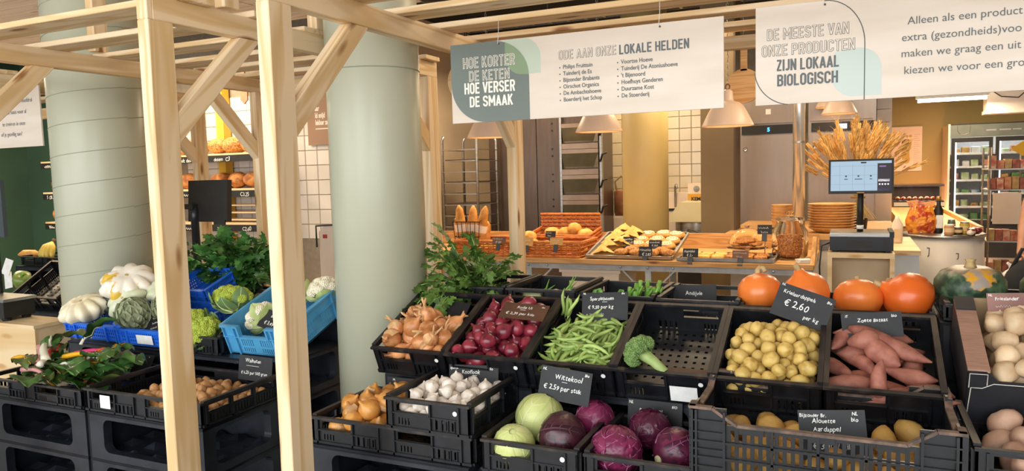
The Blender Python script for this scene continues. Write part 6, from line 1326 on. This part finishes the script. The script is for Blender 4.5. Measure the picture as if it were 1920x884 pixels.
# ================================================================ bread wall and left side
SEED = M('seeded_bread', '#8f5524', '#d8a560', 70, .75, bump=.5, rnd=.1); BRD = M('brown_bread', '#8a4f22', '#c98a4c', 12, .7, bump=.2, rnd=.12, lo=.4, hi=.6)
YEL = M('yellow_paint', '#d8a82c', '#e0b43a', 4, .5)
t = thing('bread_shelving', 'long wooden bread shelving with chalked edge strips on the tiled wall', 'shelving', (0, 0, 0))
for i, z in enumerate((1.855, 1.495, 1.145)):
    MB().box(-8.72, -5.30, 5.72, 6.03, z, z+.022).build('shelf_board', BIRCH, t); e = MB().box(-8.70, -5.30, 5.70, 5.72, z-.065, z+.003).build('edge_strip', CHALKB, t)
    for x, s in zip((-8.62, -6.45, -5.95), (('~7', 'spelt desem', 'desem  C3'), ('5 GRAN', '~9', '~5'), ('~4', '~9', '~5'))[i]):
        h_ = hand(e, s, 0, 0, .055, CHALK, 0, .9); h_.location = (x, 5.696, z-.055); h_.rotation_euler = (R(90), 0, 0)
    if i: h_ = hand(e, ('', 'C3,25', 'C2,60')[i], 0, 0, .055, CHALK, 0, .9); h_.location = (-5.62, 5.698, z-.055); h_.rotation_euler = (R(90), 0, 0)
for x in (-6.08, -7.6): MB().box(x-.05, x+.05, 5.93, 6.03, 0, 2.65).build('upright', YEL, t)
lv = [MB().ball((0, 0, 0), .13, .10, .085, 20, 12, lump(i, .1, 1.5)).mesh('loaf', (SEED, BRD)[i % 2], True) for i in range(4)]
for i, x in enumerate((-6.55, -6.35, -6.05, -5.82, -5.60, -5.42, -8.55)): tag(link('loaf', lv[(i*2) % 4], None, (x, 5.87, 1.962), (0, 0, i*1.3)), 'round seeded loaf on the highest bread shelf', 'bread', 'loaves on the highest bread shelf')
for i, x in enumerate((-6.5, -6.02, -5.80, -5.56, -8.6)): tag(link('loaf', lv[1+2*(i % 2)], None, (x, 5.87, 1.602), (0, 0, i*1.3)), 'crusty floured loaf on the middle bread shelf', 'bread', 'loaves on the middle bread shelf')
tag(link('loaf', lv[1], None, (-8.58, 5.87, 1.252), (0, 0, 1)), 'small loaf on the lowest bread shelf by the green wall', 'bread')
t = thing('cooling_rack', 'slatted wooden cooling rack on the lowest bread shelf', 'rack', (-5.75, 5.74, 1.168))
for j in range(3):
    for k in range(4): MB().box(-.38, .38, .02+.065*k, .05+.065*k, .02+.075*j, .032+.075*j).build('slat', BIRCH, t)
    for x in (-.36, .36): MB().box(x-.012, x+.012, .01, .27, .0+.075*j, .02+.075*j).build('bearer', BIRCH, t)
PEELM = M('peel_wood', '#b58a6a', '#a57a5a', 10, .6)
t = thing('bread_peel', 'brown wooden peel hanging in front of the tiles', 'bread peel', (-5.42, 5.62, 2.36)); MB().prism([(-.02, .3), (-.05, .14), (-.045, .02), (0, -.02), (.045, .02), (.05, .14), (.02, .3)], -.008, .008).build('blade', PEELM, t); MB().tube([(0, 0, .3), (0, 0, 1.04)], .012, 6).build('handle', PEELM, t)
t = thing('slogan_panel', 'brown wall panel with pale slogan beside smooth column', 'wall panel', (-5.0, 6.04, 1.93), (R(90), 0, 0)); MB().box(0, .36, 0, .62, 0, .012).build('panel', M('brown_panel', '#a5836a', '#9c7a61', 3, .7), t)
for i, s in enumerate(('aar', 'ld snijd', 'lekker zelf')): letter(t, s, .10, .34-.07*i, .07, SCREAM, z=.013, sx=.62, bold=.003)
MB().box(.10, .30, .155, .165, .0125, .0135).build('small_print', SCREAM, t)
t = thing('bread_slicer', 'cream bread slicing machine with brown wooden lever panel', 'slicer', (-3.86, 4.75, 0)); MB().box(-.02, .62, 0, .5, 0, 1.17).build('cabinet', CREAM, t); MB().prism([(-.02, 1.17), (.62, 1.17), (.62, 1.23), (.03, 1.22)], .0, .5).build('hood', CREAM, t); MB().prism([(.03, 1.22), (.6, 1.22), (.6, 1.33), (.42, 1.36), (.2, 1.345), (.08, 1.3)], .2, .24).build('lever_panel', M('walnut_panel', '#6d4230', '#7c4d38', 8, .5), t)
MB().tube([(-.03, -.02, 1.05), (-.03, -.02, 1.22), (.5, -.03, 1.25)], .008, 6).build('guard_wire', BLK, t); MB().tube([(.12, .18, 1.26), (.2, .17, 1.31), (.3, .17, 1.27), (.36, .17, 1.30)], .012, 6).build('blade_arm', CREAM, t, True); MB().box(.02, .06, -.004, 0, 1.12, 1.15).build('red_badge', RED, t)
# till seen from behind
t = thing('till_pedestal', 'plywood pedestal carrying the till screen seen from behind', 'pedestal', (-3.35, 2.995, 0)); MB().box(-.16, .09, .01, .28, 0, 1.03).build('body', BIRCH, t); MB().box(-.17, .095, 0, .285, 1.03, 1.05).build('top', BIRCH, t)
t = thing('till_screen', 'black till screen on a pole seen from behind', 'till', (-3.41, 3.10, 1.05)); MB().lathe([(.08, 0), (.08, .012), (.02, .016)], 24).build('base', BLK, t); MB().lathe([(.022, .012), (.022, .33), (.026, .335), (.026, .40)], 16).build('pole', M('pole_black', '#1a1c20', '#22242a', 8, .4), t, True)
s_ = MB().box(-.06, .26, -.02, .012, .32, .555).build('screen_back', BLK, t, rot=(R(-4), 0, R(-4))); MB().box(.16, .25, -.028, -.02, .305, .33).build('port_cover', BLK, s_); MB().box(-.055, .02, -.055, -.02, .39, .42).build('mount', BLK, s_)
# far left: counter with scale, crates with fruit
t = thing('ply_counter', 'low plywood counter carrying a small scale', 'counter', (-4.05, 2.3, 0)); MB().box(-.55, .38, .01, .19, 0, .895).build('body', BIRCH, t); MB().box(-.56, .39, 0, .195, .895, .912).build('top', BIRCH, t)
t = thing('counter_scale', 'small black scale with steel plate on the plywood counter', 'scale', (-4.06, 2.32, .912)); MB().box(-.14, .14, .0, .16, .018, .10).build('body', BLK, t); MB().box(-.15, .15, -.005, .165, .10, .115).build('plate', STEEL, t); MB().lathe([(.02, 0), (.02, .004), (0, .004)], 18).build('badge', STK, t, loc=(.09, -.001, .06), rot=(R(90), 0, 0))
for x in (-.11, .11): MB().lathe([(.02, 0), (.024, .012), (.02, .018)], 12).build('foot', BLK, t, loc=(x, .03, 0)); MB().lathe([(.02, 0), (.024, .012), (.02, .018)], 12).build('foot', BLK, t, loc=(x, .13, 0))
MB().box(-.13, -.11, .14, .155, .115, .8).build('display_pole', BLK, t); MB().box(-.27, -.02, .13, .15, .42, .72).build('display', M('scale_display', '#3a4044', '#454c50', 4, .3), t)
plinth(-5.75, -4.85, 3.32, 3.75, .72, 'under the tipped fruit crates by green wall', .24)
plinth(-6.15, -5.25, 3.76, 4.15, .96, 'under the banana crate by green wall', .24)
FR1 = crate('black crate tipped up by the green wall, partly empty', -5.22, 3.36, .725, .50, .38, .12, tilt=33, dots=(.93,))
FR2 = crate('black crate behind, holding bananas and a long loaf', -5.80, 3.78, .965, .60, .36, .07)
BAN = M('banana_skin', '#c9a83c', '#d8bb58', 12, .5, rnd=.08)
t = thing('banana_bunch', 'bunch of yellow bananas beside the banded column', 'bananas', (-5.88, 3.90, 1.09))
for i in range(6):
    a = -.9+.36*i; MB().tube([(0, 0, .05), (.06*math.sin(a), -.05*math.cos(a), .02), (.085*math.sin(a), -.09*math.cos(a), -.035), (.08*math.sin(a), -.09*math.cos(a), -.085)], [.010, .021, .022, .008], 8).build('banana', BAN, t, True)
MB().tube([(0, 0, .04), (0, .02, .075)], .014, 7).build('crown', M('banana_crown', '#6a5330', rough=.8), t, True)
o = MB().tube([(-.11, 0, 0), (-.05, 0, .012), (.05, 0, .012), (.11, 0, 0)], [.008, .03, .03, .01], 10).build('long_roll', CRUST, None, True, loc=(-6.15, 3.88, 1.035), rot=(0, 0, .2)); tag(o, 'pale long roll lying beside the bananas', 'bread roll')
t = thing('bell_pepper', 'green pepper in the tipped crate', 'pepper', (-5.66, 3.50, .90), (.3, .6, 0)); MB().lathe([(.01, -.06), (.045, -.055), (.06, 0), (.055, .04), (.02, .045), (.0, .03)], 24, fn=lambda a, u: 1+.1*abs(math.cos(2*a))).build('body', M('pepper_green', '#6d8236', '#7f9446', 6, .35), t, True); MB().tube([(0, 0, .03), (.01, 0, .07)], .008, 6).build('stem', SPR, t)
for i, (x, z, r_) in enumerate(((-5.74, 1.0, .3), (-5.74, .90, -.2))):
    t = thing('paper_card', ('white paper card standing in the tipped crate', 'white folded paper card lower in the tipped crate')[i], 'card', (x, 3.45, z), (R(80), r_, .2)); MB().box(-.035, .035, -.06, .06, 0, .002).build('sheet', WHITE, t); MB().box(-.035, .035, .056, .06, .002, .004).build('fold', WHITE, t)
# ================================================================ person at the round counter (arm in view)
SKIN = M('skin', '#c08a70', '#cb977d', 12, .55); SHIRT = M('dark_shirt', '#1d1c1f', '#28272b', 20, .9); TROU = M('dark_trousers', '#17181b', '#202125', 20, .9)
def skinmesh(name, verts, edges, mat, parent, lv=2):
    me = bpy.data.meshes.new(name); me.from_pydata([v[:3] for v in verts], edges, []); o = bpy.data.objects.new(name, me); C.objects.link(o)
    md = o.modifiers.new('skin', 'SKIN'); sv = me.skin_vertices[0].data
    for i, v in enumerate(verts): r = v[3]; sv[i].radius = r if isinstance(r, tuple) else (r, r)
    sv[0].use_root = True; s2_ = o.modifiers.new('sub', 'SUBSURF'); s2_.levels = lv; s2_.render_levels = lv; me.materials.append(mat)
    dg = bpy.context.evaluated_depsgraph_get(); n = bpy.data.meshes.new_from_object(o.evaluated_get(dg)); bpy.data.objects.remove(o); bpy.data.meshes.remove(me); n.name = name
    n.polygons.foreach_set('use_smooth', [True]*len(n.polygons)); n.materials.clear(); n.materials.append(mat); return link(name, n, parent)
t = thing('person', 'person in dark clothes with bare arm holding a white cloth', 'person', (1.42, 6.62, 0), (0, 0, R(10)))
body = [(0, 0, .95, (.16, .12)), (0, 0, 1.12, (.15, .11)), (0, 0, 1.32, (.17, .12)), (0, 0, 1.45, (.13, .09)), (0, 0, 1.52, .055), (0, -.01, 1.58, .06), (0, -.02, 1.66, (.08, .095)), (0, -.01, 1.74, (.07, .08)),
        (-.17, 0, 1.42, .065), (-.235, .0, 1.28, .052), (-.265, -.02, 1.15, .045), (-.30, -.07, 1.03, .036), (-.325, -.11, .94, .026), (-.33, -.13, .89, (.022, .038)),
        (.17, 0, 1.42, .065), (.24, .02, 1.27, .05), (.26, 0, 1.13, .045), (.25, -.06, 1.0, .034), (.245, -.09, .91, .026), (.245, -.10, .86, (.022, .036)),
        (-.09, 0, .80, .085), (-.10, 0, .5, .062), (-.10, .01, .3, .052), (-.10, .02, .09, .038), (-.11, -.10, .035, .034), (.09, 0, .80, .085), (.10, 0, .5, .062), (.10, .01, .3, .052), (.10, .02, .09, .038), (.11, -.10, .035, .034)]
ed = [(0, 1), (1, 2), (2, 3), (3, 4), (4, 5), (5, 6), (6, 7), (3, 8), (8, 9), (9, 10), (10, 11), (11, 12), (12, 13), (3, 14), (14, 15), (15, 16), (16, 17), (17, 18), (18, 19), (0, 20), (20, 21), (21, 22), (22, 23), (23, 24), (0, 25), (25, 26), (26, 27), (27, 28), (28, 29)]
skinmesh('body', body, ed, SKIN, t)
for sx, hx, hy, hz in ((-1, -.33, -.135, .885), (1, .245, -.105, .855)):
    for k, (dx, L) in enumerate(((-.028, .065), (-.010, .075), (.009, .072), (.026, .058))):
        skinmesh('finger', [(hx+dx*.4, hy+dx*.8, hz, .009), (hx+dx*.6, hy+dx-.004, hz-L*.5, .0085), (hx+dx*.6, hy+dx+.012, hz-L*.85, .0075), (hx+dx*.6, hy+dx+.03, hz-L, .006)], [(0, 1), (1, 2), (2, 3)], SKIN, t, 1)
    skinmesh('thumb', [(hx, hy-.02, hz+.025, .011), (hx+.012, hy-.048, hz-.005, .010), (hx+.016, hy-.055, hz-.04, .008)], [(0, 1), (1, 2)], SKIN, t, 1)
tor = [(0, 0, .88, (.19, .15)), (0, 0, 1.12, (.17, .13)), (0, 0, 1.32, (.19, .14)), (0, 0, 1.46, (.15, .11)), (-.18, 0, 1.42, .082), (-.23, 0, 1.30, .07), (.18, 0, 1.42, .082), (.235, .01, 1.29, .07)]
skinmesh('shirt', tor, [(0, 1), (1, 2), (2, 3), (3, 4), (4, 5), (3, 6), (6, 7)], SHIRT, t)
skinmesh('trousers', [(0, 0, 1.0, (.17, .135)), (-.095, 0, .80, .105), (-.10, 0, .5, .08), (-.10, .01, .12, .07), (.095, 0, .80, .105), (.10, 0, .5, .08), (.10, .01, .12, .07)], [(0, 1), (1, 2), (2, 3), (0, 4), (4, 5), (5, 6)], TROU, t)
MB().ball((0, .0, 1.72), .098, .108, .10, 20, 14, lambda d: 1.0 if d.z > -.1 or d.y > 0 else .8).build('hair', M('dark_hair', '#2a1c14', '#3a281c', 30, .6), t, True)
for sx in (-1, 1): MB().ball((sx*.03, -.098, 1.665), .009, .007, .006, 10, 8).build('eye', BLK, t, True); MB().ball((sx*.088, 0, 1.655), .012, .02, .03, 10, 8).build('ear', SKIN, t, True)
MB().ball((0, -.112, 1.64), .013, .018, .024, 10, 8).build('nose', SKIN, t, True); MB().ball((0, -.10, 1.60), .024, .008, .007, 10, 8).build('mouth', M('lips', '#a8604e', rough=.5), t, True)
for sx in (-1, 1): MB().ball((sx*.105, -.05, .035), .045, .12, .035, 14, 8).build('shoe', BLK, t, True)
o = MB().grid(lambda u, v: (1.075+(u-.5)*.10+.02*math.sin(v*7), 6.42+.03*math.sin(u*8+v*3), .84-.14*v+.01*math.sin(u*11)), 12, 12).build('wiping_cloth', WHITE, None, True); sd = o.modifiers.new('s', 'SOLIDIFY'); sd.thickness = .004; tag(o, 'white cloth held in the hand by the round counter', 'cloth')
t = thing('shoulder_bag', 'black bag on a stool behind the green pumpkins', 'bag', (1.02, 5.5, .62)); MB().ball((0, 0, .18), .16, .12, .19, 20, 12, lambda d: 1+.06*nz(d, 2, 3)).build('body', TROU, t, True); MB().tube([(-.12, 0, .28), (-.06, 0, .42), (.06, 0, .42), (.12, 0, .28)], .012, 6).build('strap', TROU, t, True)
t = thing('bag_stool', 'dark stool under the black bag', 'stool', (1.02, 5.5, 0)); MB().lathe([(.18, .60), (.18, .63)], 24).build('seat', BLK, t)
for a in range(4): MB().tube([(.13*math.cos(a*1.57+.78), .13*math.sin(a*1.57+.78), .6), (.18*math.cos(a*1.57+.78), .18*math.sin(a*1.57+.78), 0)], .014, 8).build('leg', BLK, t)
